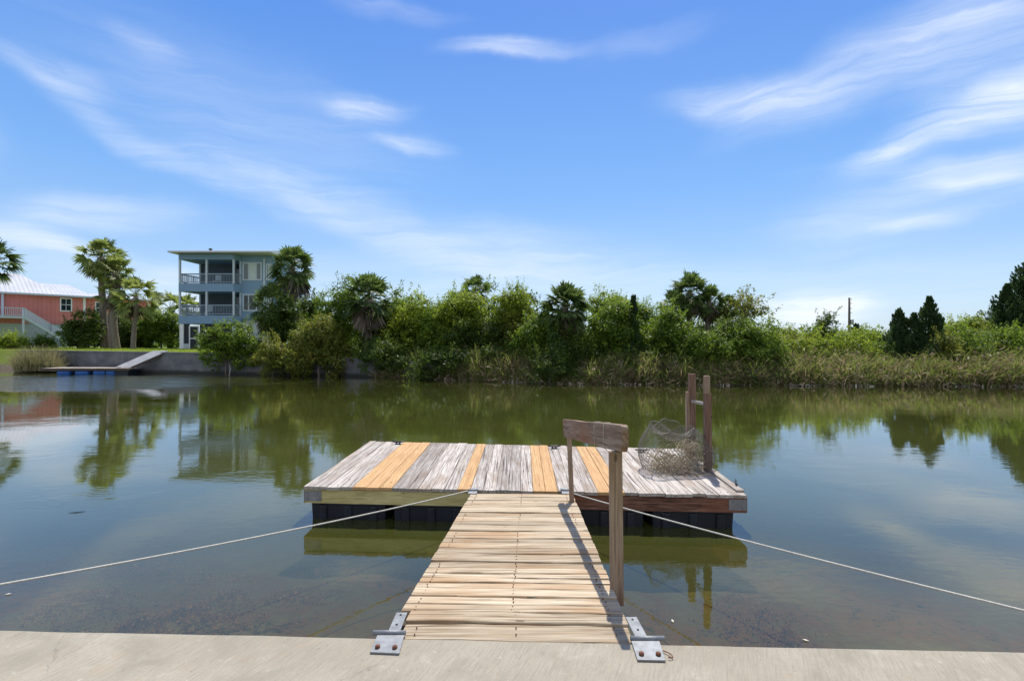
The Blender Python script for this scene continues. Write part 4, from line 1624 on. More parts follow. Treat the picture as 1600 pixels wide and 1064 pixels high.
def tree(name, label, cat, px0, px1, ptop, pbot, d, mat, seed, nl=6, leaf=.13, dens=1.0, group=None, depth=.7, sub=(.24, .46), per=60, ground=None, trunk=.09, aspect=.5, sprigs=8, bare=0, topbias=.5, mat2=None):
    """broadleaf tree or shrub filling the photo box px0..px1, ptop..pbot at distance d"""
    rr = random.Random(seed)
    rng = np.random.default_rng(seed)
    k = d / F
    cx = ((px0 + px1) / 2 - 800) * k
    w = (px1 - px0) / 2 * k * 1.2
    z1 = HC + (YH - ptop) * k
    z0 = HC + (YH - pbot) * k
    h = (z1 - z0) / 2
    gz = land_z(cx, d) if ground is None else ground
    base = (cx + rr.uniform(-.1, .1) * w, d, max(min(gz, z0 + .2), -.2))
    t = thing(name, label, cat, base, group)
    lobes = []
    dy = min(w, 2.2) * depth
    for i in range(nl):
        f = rr.uniform(.36, .58)
        a = rr.uniform(0, 2 * math.pi); q = math.sqrt(rr.random())
        ux = math.cos(a) * q; uz = math.sin(a) * q
        rx, rz = w * f, h * rr.uniform(.36, .58)
        lobes.append((cx + ux * (w - rx), d + rr.uniform(-1, 1) * dy * .5, (z0 + z1) / 2 + uz * (h - rz), rx, max(.35, dy * f * 1.1), rz))
    # one lobe reaching the top, one at each side low
    f = .5
    lobes.append((cx + rr.uniform(-.35, .35) * w, d, z1 - h * f * .95, w * .48, dy * .6, h * f))
    lobes.append((cx - w * .5, d, z0 + h * .55, w * .5, dy * .6, h * .55))
    lobes.append((cx + w * .5, d, z0 + h * .6, w * .5, dy * .6, h * .6))
    crown_mesh('crown', lobes, mat, t, base, dens, leaf, sub, per, rng, aspect=aspect, sprigs=sprigs)
    tg = [(l[0], l[1], l[2] + l[5] * .5) for l in lobes[:6]]
    trunk_mesh(base, tg, trunk, M['bark'], t, base, rr, bare=bare)
    return t


def cedar(name, label, px, ptop, pbot, hw, d, seed, group=None, spires=1, mat='leaf_cedar'):
    rr = random.Random(seed); rng = np.random.default_rng(seed)
    k = d / F
    cx = (px - 800) * k; z1 = HC + (YH - ptop) * k; z0 = HC + (YH - pbot) * k; w = hw * k
    base = (cx, d, max(0, min(z0, land_z(cx, d))))
    t = thing(name, label, 'tree', base, group)
    P_, N_, A_, L_ = [], [], [], []
    H = z1 - z0
    n = int(60 * H * max(w, .5) * 2.2)
    for i in range(n):
        f = rng.random() ** .8                      # height fraction
        r = w * (1 - f) ** .95 * (.72 + .3 * math.sin(f * 15 + seed + 2 * math.sin(3 * (i % 7)))) * (1 if f > .25 else .6 + 1.6 * f)
        a = rng.uniform(0, 2 * math.pi); q = math.sqrt(rng.uniform(.25, 1))
        nv_ = mnoise.noise(Vector((math.cos(a) * 1.3 + seed, math.sin(a) * 1.3, f * H * 1.1)))
        r = r * (1.05 + 1.1 * nv_) + .04
        if nv_ < -.28: continue
        c = np.array([cx + math.cos(a) * r * q, d + math.sin(a) * r * q * .8, z0 + f * H])
        m = 34
        up = np.array([math.cos(a) * .45, math.sin(a) * .45, 1.0]); up /= np.linalg.norm(up)
        tt = rng.random(m)
        sc_ = .25 + .75 * (1 - f)
        p = c + up * (tt * .55 * sc_)[:, None] + rng.normal(size=(m, 3)) * (.10 * sc_ * (1.15 - tt))[:, None]
        P_.append(p); N_.append(unit(rng.normal(size=(m, 3)))); A_.append(up + rng.normal(size=(m, 3)) * .4)
        L_.append(rng.uniform(.07, .16, m))
    v = leaf_quads(np.concatenate(P_) - np.array(base), np.concatenate(N_), np.concatenate(A_), np.concatenate(L_), np.concatenate(L_) * .4)
    quads_object('crown', v, 4, M[mat], t)
    mb = MB(); mb.tube([Vector((0, 0, -.3)), Vector((0, 0, (z0 - base[2]) + H * .9))], [.11, .02], 6); mb.build('trunk', M['bark'], t)
    return t


def palm(label, px, pcrown, d, seed, cr=1.35, base_px=None, gz=None, lean=0, trunk_r=.15, nf=34, skirt=10, mat='palm_leaf', group=None, fan=.62, boots=True):
    """cabbage palm: pcrown = photo row of the crown's heart"""
    rr = random.Random(seed)
    k = d / F
    hx = (px - 800) * k
    hz = HC + (YH - pcrown) * k
    bx_ = hx if base_px is None else (base_px - 800) * k
    g = land_z(bx_, d) if gz is None else gz
    t = thing('cabbage_palm', label, 'palm tree', (bx_, d, g), group)
    o = Vector((bx_, d, g))
    heart = Vector((hx, d, hz)) - o
    mb = MB()
    pts, rad = [], []
    n = 14
    for i in range(n + 1):
        f = i / n
        p = Vector((heart.x * (f ** 1.3) + .06 * math.sin(f * 5 + seed), 0, -.2 + (heart.z + .2) * f))
        pts.append(p); rad.append(trunk_r * (1.25 - .35 * f + .05 * math.sin(i * 2.4)) * (1.15 if f > .85 else 1))
    mb.tube(pts, rad, 10)
    mb.build('trunk', M['palm_bark'], t)
    V, VD = [], []
    st = MB()

    def frond(el, azm, plen, fr, store, dead=False):
        a = np.array([math.cos(azm) * math.cos(el), math.sin(azm) * math.cos(el), math.sin(el)])
        h = np.array(heart)
        # petiole curves down a little
        m1 = h + a * plen * .6
        c = h + a * plen + np.array([0, 0, -.12 * plen * math.cos(el)])
        st.tube([Vector(h), Vector(m1), Vector(c)], [.022, .015, .01], 4, False)
        ad = a + np.array([0, 0, -.12 if not dead else -.6]); ad /= np.linalg.norm(ad)
        s_ = np.cross(ad, [0, 0, 1.0]); s_ /= max(np.linalg.norm(s_), 1e-6)
        # random twist of the fan
        nn = np.cross(s_, ad)
        tw = rr.uniform(-.8, .8)
        s_ = s_ * math.cos(tw) + nn * math.sin(tw)
        nn = np.cross(s_, ad)
        nb = 17
        for j in range(nb):
            ph = (j / (nb - 1) - .5) * 2 * (1.75 if not dead else .9)
            dv = ad * math.cos(ph) + s_ * math.sin(ph) + nn * rr.uniform(-.08, .12)
            ln = fr * (.72 + .28 * math.cos(ph)) * rr.uniform(.8, 1.1)
            w = .044 * fr / .6
            sd = np.cross(dv, nn); sd /= max(np.linalg.norm(sd), 1e-6)
            p0 = c
            p1 = c + dv * ln * .55
            droop = rr.uniform(.05, .28) * (1 if not dead else 1.6)
            p2 = c + dv * ln * .92 + np.array([0, 0, -droop * ln])
            store.append([p0 - sd * w * .35, p0 + sd * w * .35, p1 + sd * w, p1 - sd * w])
            store.append([p1 - sd * w, p1 + sd * w, p2 + sd * w * .15, p2 - sd * w * .15])
    for i in range(nf):
        f = (i + .5) / nf
        el = R(86 - 140 * f) + rr.uniform(-.2, .2)
        azm = i * 2.39996 + rr.uniform(-.3, .3)
        frond(el, azm, cr * .58 * rr.uniform(.75, 1.15), cr * fan * .88 * rr.uniform(.8, 1.15), V)
    for i in range(skirt):
        el = R(rr.uniform(-82, -50))
        frond(el, rr.uniform(0, 6.28), cr * .35 * rr.uniform(.7, 1.4), cr * .62 * rr.uniform(.8, 1.3), VD, True)
    quads_object('fronds', np.array(V).reshape(-1, 3), 4, M[mat], t)
    st.build('frond_stalks', M['reed_green'], t)
    if VD:
        quads_object('dead_fronds', np.array(VD).reshape(-1, 3), 4, M['palm_dead'], t)
    return t


# ---- lawn palms on the left
palm('tallest of the lawn palms, upper crown left of the blue house', 158, 402, 48, 1, cr=2.0, base_px=163, trunk_r=.26, nf=44, skirt=5, mat='palm_pale', group='palms on the far lawn')
palm('stout lawn palm leaning right with its crown below the tallest one', 181, 424, 47.3, 2, cr=1.75, base_px=176, trunk_r=.30, nf=36, skirt=4, mat='palm_pale', group='palms on the far lawn')
palm('short lawn palm whose yellowish crown hangs in front of the salmon wall', 172, 462, 46.6, 3, cr=1.3, base_px=183, trunk_r=.24, nf=20, skirt=6, mat='palm_pale', group='palms on the far lawn')
palm('slim single palm with pale drooping crown beside the hedge', 212, 463, 45.5, 4, cr=2.1, base_px=209, trunk_r=.17, nf=30, skirt=5, mat='palm_pale', group='palms on the far lawn')
palm('palm cut by the left edge of the picture above the white roof', -12, 408, 50, 5, cr=2.3, base_px=-24, trunk_r=.22, nf=44, skirt=3, group='palms on the far lawn')
palm('small palm showing its top behind the hedge by the blue house', 266, 482, 60, 6, cr=2.2, trunk_r=.14, nf=18, skirt=0, mat='palm_pale')
palm('small feathery palm seen through the blue house porch', 292, 483, 62, 61, cr=2.2, trunk_r=.14, nf=18, skirt=0, mat='palm_pale')

# ---- cabbage palms in the far bank thicket
palm('tall dark palm beside the blue house with a brown skirt of dead fronds', 457, 418, 38, 7, cr=1.75, trunk_r=.22, nf=50, skirt=34, group='palms in the bank thicket')
palm('low dark palm under the tall one by the blue house', 425, 478, 37, 8, cr=1.7, trunk_r=.2, nf=36, skirt=30, group='palms in the bank thicket')
palm('broad palm with long grey hanging skirt right of the blue house', 577, 468, 33, 9, cr=1.85, trunk_r=.2, nf=46, skirt=34, group='palms in the bank thicket')
palm('low shaded palm at the foot of the grey-skirted palm', 592, 520, 33.3, 10, cr=1.5, trunk_r=.18, nf=20, skirt=34, group='palms in the bank thicket')
palm('small palm crown poking above the yellow-green tree in the middle', 742, 456, 33, 11, cr=1.15, trunk_r=.16, nf=30, skirt=4, group='palms in the bank thicket')
palm('round dark palm standing alone in the gap at the centre of the bank', 884, 480, 28.4, 12, cr=1.5, trunk_r=.2, nf=70, skirt=26, group='palms in the bank thicket')
palm('highest palm of the cluster behind the ladder posts', 1078, 458, 30, 13, cr=1.3, trunk_r=.16, nf=44, skirt=14, group='palms in the bank thicket')
palm('yellowish palm right of the highest one in the cluster', 1108, 472, 29.5, 14, cr=1.05, trunk_r=.14, nf=34, skirt=16, group='palms in the bank thicket')
palm('low palm on the left side of the palm cluster', 1053, 478, 29.4, 15, cr=1.05, trunk_r=.14, nf=34, skirt=12, group='palms in the bank thicket')
palm('small palm at the right end of the palm cluster', 1134, 480, 30, 16, cr=.85, trunk_r=.12, nf=26, skirt=10, group='palms in the bank thicket')

# ---- hedge and shrubs on the left lawn
T = tree
gl = 'shrubs on the far lawn'
T('hedge_shrub', 'dark green hedge shrub in front of the salmon house stair', 'shrub', 98, 150, 486, 545, 47, M['leaf_deep'], 21, 5, group=gl, leaf=.16)
T('hedge_shrub', 'broad green hedge shrub behind the lawn palm trunks', 'shrub', 125, 200, 486, 545, 51, M['leaf_deep'], 22, 5, group=gl, leaf=.17)
T('hedge_shrub', 'hedge shrub between the slim palm and the palm trio', 'shrub', 180, 236, 497, 546, 50, M['leaf_deep'], 23, 4, group=gl, leaf=.17)
T('hedge_shrub', 'clipped hedge shrub touching the left corner of the blue house', 'shrub', 222, 280, 486, 546, 50, M['leaf_green'], 24, 5, group=gl, leaf=.17)
T('garden_shrub', 'bright yellow-green garden shrub at the far left under the stair', 'shrub', -20, 40, 522, 552, 43, M['leaf_yellow'], 25, 4, group=gl, leaf=.15)
T('garden_shrub', 'small greyish shrub at the foot of the white stair', 'shrub', 42, 80, 528, 550, 44, M['leaf_green'], 26, 3, group=gl, leaf=.14, dens=.8)

# ---- shrubs hanging over the far seawall
g2 = 'trees and shrubs of the bank thicket'
T('mangrove_shrub', 'bright green shrub hanging over the seawall in front of the blue house', 'shrub', 320, 398, 507, 572, 33.2, M['leaf_green'], 31, 7, group=g2, leaf=.15, dens=1.0)
T('mangrove_shrub', 'olive shrub low over the water beside the bright one', 'shrub', 400, 466, 532, 584, 32.3, M['leaf_autumn'], 32, 5, group=g2, leaf=.14)
T('mangrove_shrub', 'large rusty-green shrub bulging over the water below the tall palm', 'shrub', 456, 542, 497, 586, 31.6, M['leaf_autumn'], 33, 9, group=g2, leaf=.14, dens=1.0)
T('broadleaf_tree', 'dark green tree just right of the blue house', 'tree', 402, 480, 462, 560, 35.5, M['leaf_deep'], 34, 6, group=g2)
T('broadleaf_tree', 'rounded tree behind the rusty-green shrub', 'tree', 482, 562, 437, 560, 35, M['leaf_green'], 35, 8, group=g2)
T('broadleaf_tree', 'yellow-green tree right of the grey-skirted palm', 'tree', 600, 690, 462, 560, 32.5, M['leaf_yellow'], 36, 8, group=g2)
T('broadleaf_tree', 'mid green tree in the thicket left of the yellow-green canopy', 'tree', 655, 725, 470, 575, 31.5, M['leaf_green'], 37, 7, group=g2)
T('broadleaf_tree', 'broad yellow-green canopy near the centre of the bank, left half', 'tree', 688, 772, 452, 535, 31, M['leaf_yellow'], 38, 8, group=g2)
T('broadleaf_tree', 'broad yellow-green canopy near the centre of the bank, right half', 'tree', 755, 836, 450, 530, 30.6, M['leaf_yellow'], 39, 8, group=g2)
T('broadleaf_tree', 'dark shaded tree below the yellow-green canopy', 'tree', 690, 800, 500, 585, 30.5, M['leaf_deep'], 40, 7, group=g2)
T('broadleaf_tree', 'dark tangled tree under the grey-skirted palm', 'tree', 545, 660, 510, 578, 33.4, M['leaf_deep'], 41, 7, group=g2, dens=.8)
T('broadleaf_tree', 'green shrub spilling left of the round dark palm', 'shrub', 800, 868, 488, 572, 28.2, M['leaf_green'], 42, 6, group=g2)
T('broadleaf_tree', 'tangled green shrub below the round dark palm', 'shrub', 840, 930, 512, 585, 27.6, M['leaf_deep'], 43, 6, group=g2)
T('fern_shrub', 'low dark feathery shrub touching the water at the centre', 'shrub', 826, 898, 545, 604, 26.3, M['leaf_deep'], 44, 6, group=g2, leaf=.10, aspect=.35)
T('broadleaf_tree', 'bright green tree between the round palm and the small cedar', 'tree', 908, 985, 470, 570, 28, M['leaf_green'], 45, 8, group=g2)
T('broadleaf_tree', 'sparse pale shrub on the skyline right of the round palm', 'shrub', 918, 975, 458, 500, 31, M['leaf_yellow'], 46, 4, group=g2, dens=.55)
cedar('cedar_tree', 'thin dark cedar spire left of the palm cluster', 990, 464, 592, 24, 27.6, 47, g2)
T('broadleaf_tree', 'green tree at the left foot of the palm cluster', 'tree', 1000, 1072, 480, 575, 27.8, M['leaf_green'], 48, 7, group=g2)
T('broadleaf_tree', 'rounded green shrub in front of the palm cluster', 'shrub', 1055, 1150, 508, 592, 26.8, M['leaf_green'], 49, 8, group=g2)
T('broadleaf_tree', 'dark green shrub behind the ladder posts', 'shrub', 1105, 1200, 500, 575, 27.6, M['leaf_deep'], 50, 7, group=g2)
T('broadleaf_tree', 'bright green shrub right of the ladder posts by the reeds', 'shrub', 1140, 1222, 504, 594, 26.6, M['leaf_green'], 51, 7, group=g2)
T('sparse_tree', 'open branchy tree with thin leaves right of the palm cluster', 'tree', 1118, 1200, 458, 520, 29.5, M['leaf_autumn'], 52, 4, group=g2, dens=.28, bare=6, sprigs=5, trunk=.12)
T('sparse_tree', 'thin small tree rising from the reeds left of the utility pole', 'tree', 1272, 1308, 491, 540, 31, M['leaf_deep'], 53, 2, group=g2, dens=.3, bare=5, sprigs=4, trunk=.06)
T('wax_myrtle_shrub', 'yellow-green shrub above the reeds right of the branchy tree', 'shrub', 1180, 1262, 514, 560, 31, M['leaf_yellow'], 54, 5, group=g2)
T('wax_myrtle_shrub', 'yellow shrub above the reeds below the utility pole', 'shrub', 1240, 1330, 522, 560, 33, M['leaf_yellow'], 55, 5, group=g2)
T('wax_myrtle_shrub', 'yellowish shrub left of the cedar clump', 'shrub', 1320, 1392, 520, 560, 33, M['leaf_yellow'], 56, 5, group=g2)
cedar('cedar_tree', 'small dark cedar between the utility pole and the cedar clump', 1338, 508, 548, 19, 34, 57, g2)
cedar('cedar_tree', 'left spire of the dark cedar clump', 1404, 484, 582, 38, 28.4, 58, g2)
cedar('cedar_tree', 'middle low spire of the dark cedar clump', 1428, 492, 585, 36, 28.2, 59, g2)
cedar('cedar_tree', 'tallest spire of the dark cedar clump', 1452, 466, 586, 44, 28.0, 60, g2)
T('broadleaf_tree', 'brownish shrub at the right foot of the cedar clump', 'shrub', 1456, 1500, 525, 590, 26.8, M['leaf_autumn'], 62, 5, group=g2)
T('wax_myrtle_shrub', 'yellow-green shrub right of the cedar clump', 'shrub', 1462, 1545, 500, 560, 33, M['leaf_yellow'], 63, 6, group=g2)
T('wax_myrtle_shrub', 'orange-tinted shrub before the big dark tree on the right', 'shrub', 1490, 1560, 520, 570, 30, M['leaf_autumn'], 64, 5, group=g2)
T('wax_myrtle_shrub', 'yellow shrub at the right picture edge below the big dark tree', 'shrub', 1545, 1640, 520, 575, 30, M['leaf_yellow'], 65, 5, group=g2)
cedar('cedar_tree', 'big dark evergreen at the right picture edge', 1618, 392, 560, 88, 33, 66, g2)
cedar('cedar_tree', 'lower left shoulder of the big dark evergreen at the right edge', 1574, 446, 560, 52, 32.6, 67, g2)
T('broadleaf_tree', 'green filler shrub at the water between the fern shrub and the cedar', 'shrub', 960, 1060, 545, 584, 27.5, M['leaf_deep'], 68, 6, group=g2, dens=.8)
T('broadleaf_tree', 'dark shrub at the water under the reeds left of the centre', 'shrub', 640, 760, 548, 592, 28.9, M['leaf_deep'], 69, 6, group=g2, dens=.7)
T('broadleaf_tree', 'dark low shrub behind the reeds right of the fern shrub', 'shrub', 740, 830, 540, 578, 29.0, M['leaf_deep'], 70, 5, group=g2, dens=.8)
for i_, (a_, b__, c_, e_, d_, mm_, lb_) in enumerate((
        (560, 645, 535, 596, 30.0, 'leaf_deep', 'dark low shrub at the waterline below the grey-skirted palm'),
        (622, 700, 500, 570, 32, 'leaf_deep', 'dark shrub in the shade of the yellow-green tree'),
        (672, 740, 486, 545, 30.4, 'leaf_yellow', 'small yellow-green shrub low in the left of the canopy'),
        (770, 845, 492, 570, 29.4, 'leaf_autumn', 'brown-flecked shrub under the right half of the canopy'),
        (868, 945, 540, 592, 27.2, 'leaf_deep', 'dark shrub in the hollow right of the fern shrub'),
        (930, 1010, 498, 580, 27.2, 'leaf_green', 'dense green shrub in front of the small cedar'),
        (945, 1030, 475, 540, 30, 'leaf_green', 'green crown on the skyline left of the palm cluster'),
        (1040, 1130, 545, 598, 26.2, 'leaf_deep', 'dark shrub at the waterline behind the ladder'),
        (1150, 1240, 540, 595, 26.6, 'leaf_deep', 'dark shrub where the tall reeds begin'),
        (1200, 1290, 528, 580, 28.5, 'leaf_autumn', 'straw-tinted shrub among the tall reeds'),
        (1290, 1390, 535, 585, 28.2, 'leaf_green', 'green shrub among the reeds below the utility pole'),
        (1500, 1600, 535, 590, 27.4, 'leaf_autumn', 'olive shrub among the reeds near the right picture edge'))):
    T('thicket_shrub', lb_, 'shrub', a_, b__, c_, e_ - 8, d_ + .9, M[mm_], 120 + i_, 6, group=g2, dens=.85)
for i_, (a_, b__, c_, e_, d_, mm_, lb_) in enumerate((
        (1215, 1300, 520, 582, 28.2, 'leaf_yellow', 'light green shrub leaning over the start of the tall reeds'),
        (1300, 1375, 524, 582, 28.0, 'leaf_yellow', 'yellow-green shrub over the reeds just left of the cedar clump'),
        (1470, 1540, 518, 586, 27.6, 'leaf_green', 'green shrub over the reeds just right of the cedar clump'),
        (1535, 1620, 516, 586, 27.8, 'leaf_green', 'leafy green shrub in front of the big evergreen'))):
    T('wax_myrtle_shrub', lb_, 'shrub', a_, b__, c_, e_, d_, M[mm_], 150 + i_, 6, group=g2, dens=.8)
# outside the frame sides, so that reflections and side views continue
T('broadleaf_tree', 'green tree beyond the right picture edge on the bank', 'tree', 1640, 1780, 480, 600, 27, M['leaf_green'], 71, 7, group=g2)
# backing trees further inland
g3 = 'trees standing behind the bank thicket'
bk = [(590, 680, 452, 560, 36, 'leaf_green', 'tall green tree inland left of the small palm crown'), (690, 790, 446, 560, 35, 'leaf_green', 'tall tree inland under the small palm crown'),
      (780, 850, 462, 560, 34, 'leaf_deep', 'dark tree inland in the dip left of the round palm'), (930, 1010, 466, 560, 33, 'leaf_yellow', 'yellow-green tree inland right of the round palm'), (440, 520, 450, 560, 40, 'leaf_deep', 'dark tree inland behind the tall palm'), (520, 610, 455, 560, 39, 'leaf_deep', 'dark tree inland behind the grey-skirted palm'),
      (600, 700, 472, 560, 38, 'leaf_green', 'green tree inland behind the yellow-green tree'), (690, 780, 468, 560, 37, 'leaf_deep', 'dark tree inland behind the left half of the canopy'),
      (770, 850, 475, 560, 36, 'leaf_green', 'green tree inland behind the right half of the canopy'), (840, 930, 490, 560, 35, 'leaf_deep', 'dark tree inland behind the round palm'),
      (915, 1010, 482, 560, 35, 'leaf_green', 'green tree inland behind the cedar spire'), (1000, 1100, 490, 560, 34, 'leaf_deep', 'dark tree inland behind the palm cluster'),
      (1090, 1190, 498, 560, 34, 'leaf_deep', 'dark tree inland behind the branchy tree')]
for i, (a, b_, c, d_, e, mm, lb) in enumerate(bk):
    T('broadleaf_tree', lb, 'tree', a, b_, c, d_, e, M[mm], 80 + i, 6, group=g3, dens=.7, leaf=.16)


# distant low wood to the horizon (nobody could count it)
def make_far_wood():
    rng = np.random.default_rng(77)
    n = 60000
    az = rng.uniform(-1.0, 1.05, n)
    d = rng.uniform(95, 240, n)
    x = np.tan(az * .95) * d
    top = 3.4 + 1.6 * np.sin(x * .11) + 1.2 * np.sin(x * .037 + 2) + 1.5 * np.sin(x * .31 + d * .05)
    z = .8 + rng.random(n) ** .7 * np.maximum(top, 1.6) * .85
    pos = np.stack([x, d, z], 1)
    ln = rng.uniform(.4, 1.1, n)
    v = leaf_quads(pos, unit(rng.normal(size=(n, 3)) + np.array([0, -.3, .7])), rng.normal(size=(n, 3)), ln, ln * .6)
    o = quads_object('distant_wood', v, 4, M['leaf_deep'])
    tag(o, 'low dark treeline on the horizon behind the right bank', 'woodland', kind='stuff')


make_far_wood()


# reeds and grasses along the bank
def blades(n, xs, ys, zs, hts, rng, width=.03, lean=.35, curl=.5, segs=3, ang=None):
    V = []
    a = rng.uniform(0, 2 * math.pi, n) if ang is None else ang
    ld = np.abs(rng.normal(0, lean, n))
    cu = rng.uniform(0, 1, n) * curl
    dirx, diry = np.cos(a), np.sin(a)
    fa = rng.uniform(0, math.pi, n)
    sx, sy = np.cos(fa), np.sin(fa) * .5
    out = np.zeros((n, segs, 4, 3))
    prev = None
    for s_ in range(segs + 1):
        f = s_ / segs
        off = (ld * f + cu * f ** 2.2) * hts
        zz = hts * f * (1 - .28 * cu * f ** 2)
        c = np.stack([xs + dirx * off, ys + diry * off, zs + zz], 1)
        w = width * (1 - .8 * f ** 1.5)
        L_ = c - np.stack([sx, sy, 0 * sx], 1) * w[:, None] / 2 if hasattr(w, '__len__') else c - np.stack([sx, sy, 0 * sx], 1) * w / 2
        R_ = 2 * c - L_
        if prev is not None:
            out[:, s_ - 1, 0] = prev[0]; out[:, s_ - 1, 1] = prev[1]; out[:, s_ - 1, 2] = R_; out[:, s_ - 1, 3] = L_
        prev = (L_, R_)
    return out.reshape(-1, 3)


def make_reeds():
    rng = np.random.default_rng(9)
    SX = np.array([p[0] for p in SHORE]); SY = np.array([p[1] for p in SHORE])
    for (nm, mat, n, hscale, wd, lb) in (('dry_reeds', 'reed_dry', 21000, .86, .055, 'tan dry reeds and grasses lining the far waterline'),
                                        ('green_reeds', 'reed_green', 21000, 1.0, .065, 'green reeds standing among the dry ones on the far bank')):
        px = rng.uniform(585, 1780, n)
        clump = .5 + .5 * np.sin(px * .071 + 1.3 * np.sin(px * .023) + 2 * np.sin(px * .19))
        # height profile by place on the bank
        Ht = np.interp(px, [585, 660, 760, 815, 835, 900, 930, 1000, 1100, 1180, 1240, 1330, 1400, 1480, 1780], [1.3, 1.8, 1.9, 1.9, .6, .6, 1.8, 1.7, 1.5, 1.6, 1.75, 1.75, 1.1, 1.7, 1.7])
        keep = rng.random(n) < np.interp(px, [585, 640, 700, 1150, 1220, 1780], [.5, 1, 1, 1, 1, 1])
        px, clump, Ht = px[keep], clump[keep], Ht[keep]
        k = len(px)
        s_ = rng.random(k) ** 1.3 * np.interp(px, [600, 1150, 1250, 1780], [1.2, 1.4, 3.6, 3.6])
        d0 = 25.3
        # x from the shoreline: px of the shore points
        spx = 800 + SX / SY * F
        x = np.interp(px, spx, SX)
        y = np.interp(x, SX, SY)
        ys = y + s_ - .12
        x = (px - 800) / F * ys
        zs = np.interp(s_, [0, 1, 3], [-.05, .3, .6])
        ht = Ht * hscale * (.55 + .45 * clump) * rng.uniform(.3, 1.1, k) * np.interp(s_, [0, .8, 3], [.65, .95, .95])
        v = blades(k, x, ys, zs, ht, rng, wd, .20, np.interp(px, [1150, 1250], [.55, .95]))
        kk = int(k * 1.1)
        ii = rng.integers(0, k, kk)
        hh = rng.uniform(.25, 1.0, kk) * ht[ii]
        pp = np.stack([x[ii] + rng.normal(0, .18, kk) * (1 + hh * .3), ys[ii] + rng.normal(0, .15, kk), zs[ii] + hh], 1)
        l2 = rng.uniform(.15, .48, kk)
        axx = rng.normal(size=(kk, 3)); axx[:, 2] = np.abs(axx[:, 2]) - .5
        v2 = leaf_quads(pp, unit(rng.normal(size=(kk, 3)) + np.array([0, -.2, .5])), axx, l2, l2 * .17)
        v = np.concatenate([v, v2])
        o = quads_object(nm, v, 4, M[mat]); tag(o, lb, 'reeds', kind='stuff')
    # grass tuft clump left, on the seawall corner
    n = 2600
    px = rng.uniform(22, 100, n); d = rng.uniform(35.2, 38.5, n)
    x = (px - 800) / F * d
    z0 = np.full(n, .3)
    ht = rng.uniform(.5, 2.0, n) * np.interp(px, [22, 45, 85, 100], [.6, 1, .95, .4])
    v = blades(n, x, d, z0 - .2, ht, rng, .045, .25, .7)
    M['clump'] = mat_leaf('clump_reed', (.06, .055, .03), (.15, .14, .06), (.36, .31, .18), (.25, .24, .1), .3, 1.2, .5)
    o = quads_object('reed_clump', v, 4, M['clump'])
    tag(o, 'brownish dry reed clump at the left end of the far seawall', 'reeds', kind='stuff')
    # lawn grass fringe along the wall top
    n = 15000
    x = rng.uniform(-46, -12, n); y = np.interp(x, SX, SY) + .3 + rng.random(n) ** 1.5 * 9
    z = np.array([land_z(a, b) for a, b in zip(x, y)]) - .02
    v = blades(n, x, y, z, rng.uniform(.05, .17, n), rng, .03, .3, .5, 2)
    o = quads_object('lawn_grass', v, 4, M['grass'])
    tag(o, 'sunlit mown lawn grass along the top of the far seawall', 'grass', kind='stuff')
    # debris along the natural waterline
    n = 3200
    x = rng.uniform(-5, 34, n); y = np.interp(x, SX, SY) + rng.normal(-.08, .07, n) + .07 * np.sin(x * 1.7)
    kp_ = np.sin(x * .9) + np.sin(x * 2.3 + 1) + rng.normal(0, .5, n) > -.3; x = x[kp_]; y = y[kp_]; n = len(x)
    pos = np.stack([x, y, np.abs(rng.normal(.02, .03, n)) + .01], 1)
    ln = rng.uniform(.04, .2, n)
    v = leaf_quads(pos, unit(rng.normal(size=(n, 3)) * .6 + np.array([0, -.2, .8])), rng.normal(size=(n, 3)), ln, ln * .4)
    M['litter'] = mat_leaf('pale_litter', (.35, .28, .20), (.55, .48, .38), (.78, .72, .62), (.4, .35, .25), .1, 3, .7)
    o = quads_object('shore_debris', v, 4, M['litter'])
    tag(o, 'pale litter of broken reeds and shells along the waterline', 'debris', kind='stuff')


make_reeds()

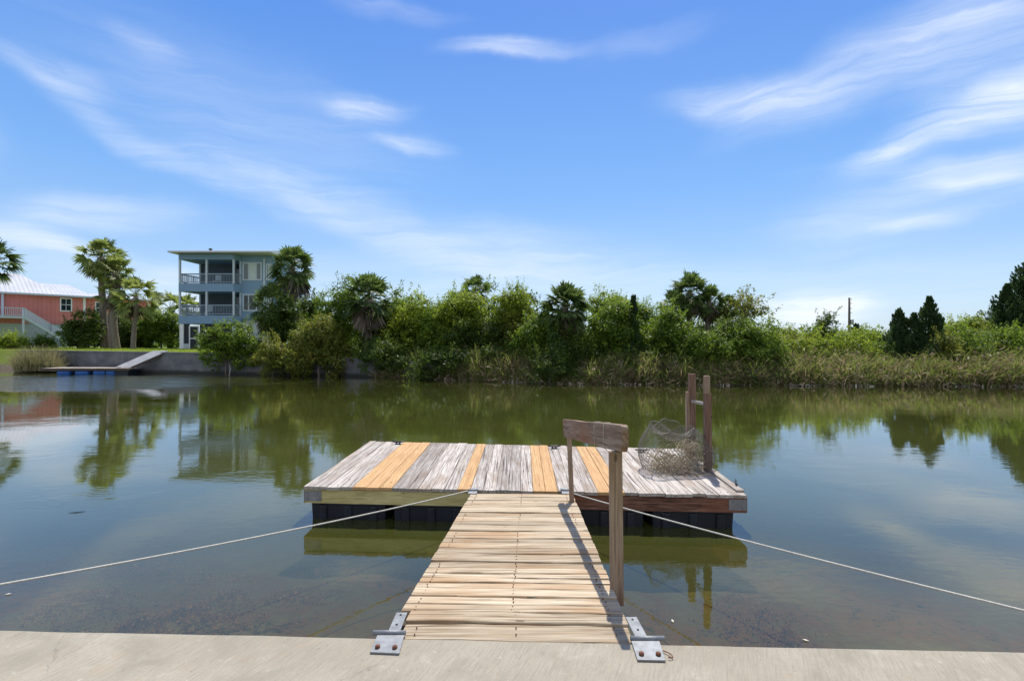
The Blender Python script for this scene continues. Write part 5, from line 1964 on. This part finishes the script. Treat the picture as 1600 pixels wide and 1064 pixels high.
# brown water weed growing up from the bed near the seawall
def make_weed():
    rng = np.random.default_rng(31)
    P_ = []
    spots = [(285, 955, 1.0, 1500), (215, 968, .6, 700), (350, 930, .8, 600), (150, 925, 1.1, 420), (440, 925, .7, 260), (80, 950, .8, 260), (330, 895, 1.0, 300),
             (1190, 955, .8, 380), (1140, 930, .8, 160), (1225, 985, .4, 260), (520, 880, .8, 160), (700, 860, .9, 200), (240, 880, 1.4, 320)]
    for (px, py, sz, n) in spots:
        c = G(px, py, -.16)
        a = rng.normal(size=(n, 2)) * np.array([.22, .11]) * sz
        h = np.exp(-(a[:, 0] ** 2 / (.3 * sz) ** 2 + a[:, 1] ** 2 / (.16 * sz) ** 2)) * .16
        a += .05 * np.sin(a[:, ::-1] * 25)
        P_.append(np.stack([c.x + a[:, 0], np.maximum(c.y + a[:, 1], 2.62), -.31 + h + rng.normal(0, .02, n)], 1))
    pos = np.concatenate(P_)
    n = len(pos)
    pos[:, 2] = np.minimum(pos[:, 2], -.07)
    pos = np.concatenate([pos, pos + rng.normal(0, .015, pos.shape)]); pos[:, 1] = np.maximum(pos[:, 1], 2.62); n = len(pos)
    ln = rng.uniform(.012, .04, n)
    v = leaf_quads(pos, unit(rng.normal(size=(n, 3)) + np.array([0, 0, .8])), rng.normal(size=(n, 3)), ln, ln * .5)
    o = quads_object('water_weed', v, 4, M['weed'])
    tag(o, 'rusty brown water weed under the surface beside the seawall', 'water weed', kind='stuff')


M['weed'] = mat_leaf('rusty_weed', (.22, .13, .05), (.42, .24, .10), (.58, .38, .18), (.5, .28, .1), .2, 8, .6)
make_weed()

# a few bleached branches lying or leaning in the thicket
for (a, b_, d_, r_, lb) in (((728, 548), (745, 585), 28.6, .04, 'pale dead branch leaning over the reeds left of centre'),
                           ((1192, 575), (1218, 560), 26.2, .03, 'short pale branch sticking out of the reeds right of the ladder posts'),
                           ((1392, 600), (1420, 570), 25.2, .03, 'thin bleached stick at the water below the cedar clump'),
                           ((358, 588), (358, 567), 32.6, .05, 'short weathered stake standing in the water by the far seawall')):
    p, q = P(*a, d_), P(*b_, d_ + .3)
    mb = MB()
    mid = p.lerp(q, .5) + Vector((.08, 0, .06))
    mb.tube([Vector((0, 0, 0)), mid - p, q - p], [r_, r_ * .8, r_ * .4], 6)
    o = mb.build('dead_branch', M['deadwood']); o.location = p
    tag(o, lb, 'branch')

# tiny bits floating on the water
for i, (px_, py_, lb) in enumerate(((13, 928, 'tiny pale leaf floating at the lower left'), (1051, 970, 'tiny white leaf floating right of the gangway'),
                                    (1259, 1000, 'tiny leaf floating near the seawall on the right'), (120, 800, 'small dark twig floating on the left water'))):
    p = G(px_, py_, .004)
    mb = MB()
    s_ = .022
    mb.prism([Vector((-s_, 0, 0)), Vector((0, -s_ * .45, 0)), Vector((s_, 0, 0)), Vector((0, s_ * .5, 0))], Vector((0, 0, 0)), Vector((0, 0, .004)))
    o = mb.build('floating_leaf' if i < 3 else 'floating_twig', M['rope'] if i < 3 else M['cleat']); o.location = p
    if i == 3: o.scale = (4, 1.2, 1)
    o.rotation_euler = (0, 0, .5 + i)
    tag(o, lb, 'leaf' if i < 3 else 'twig')
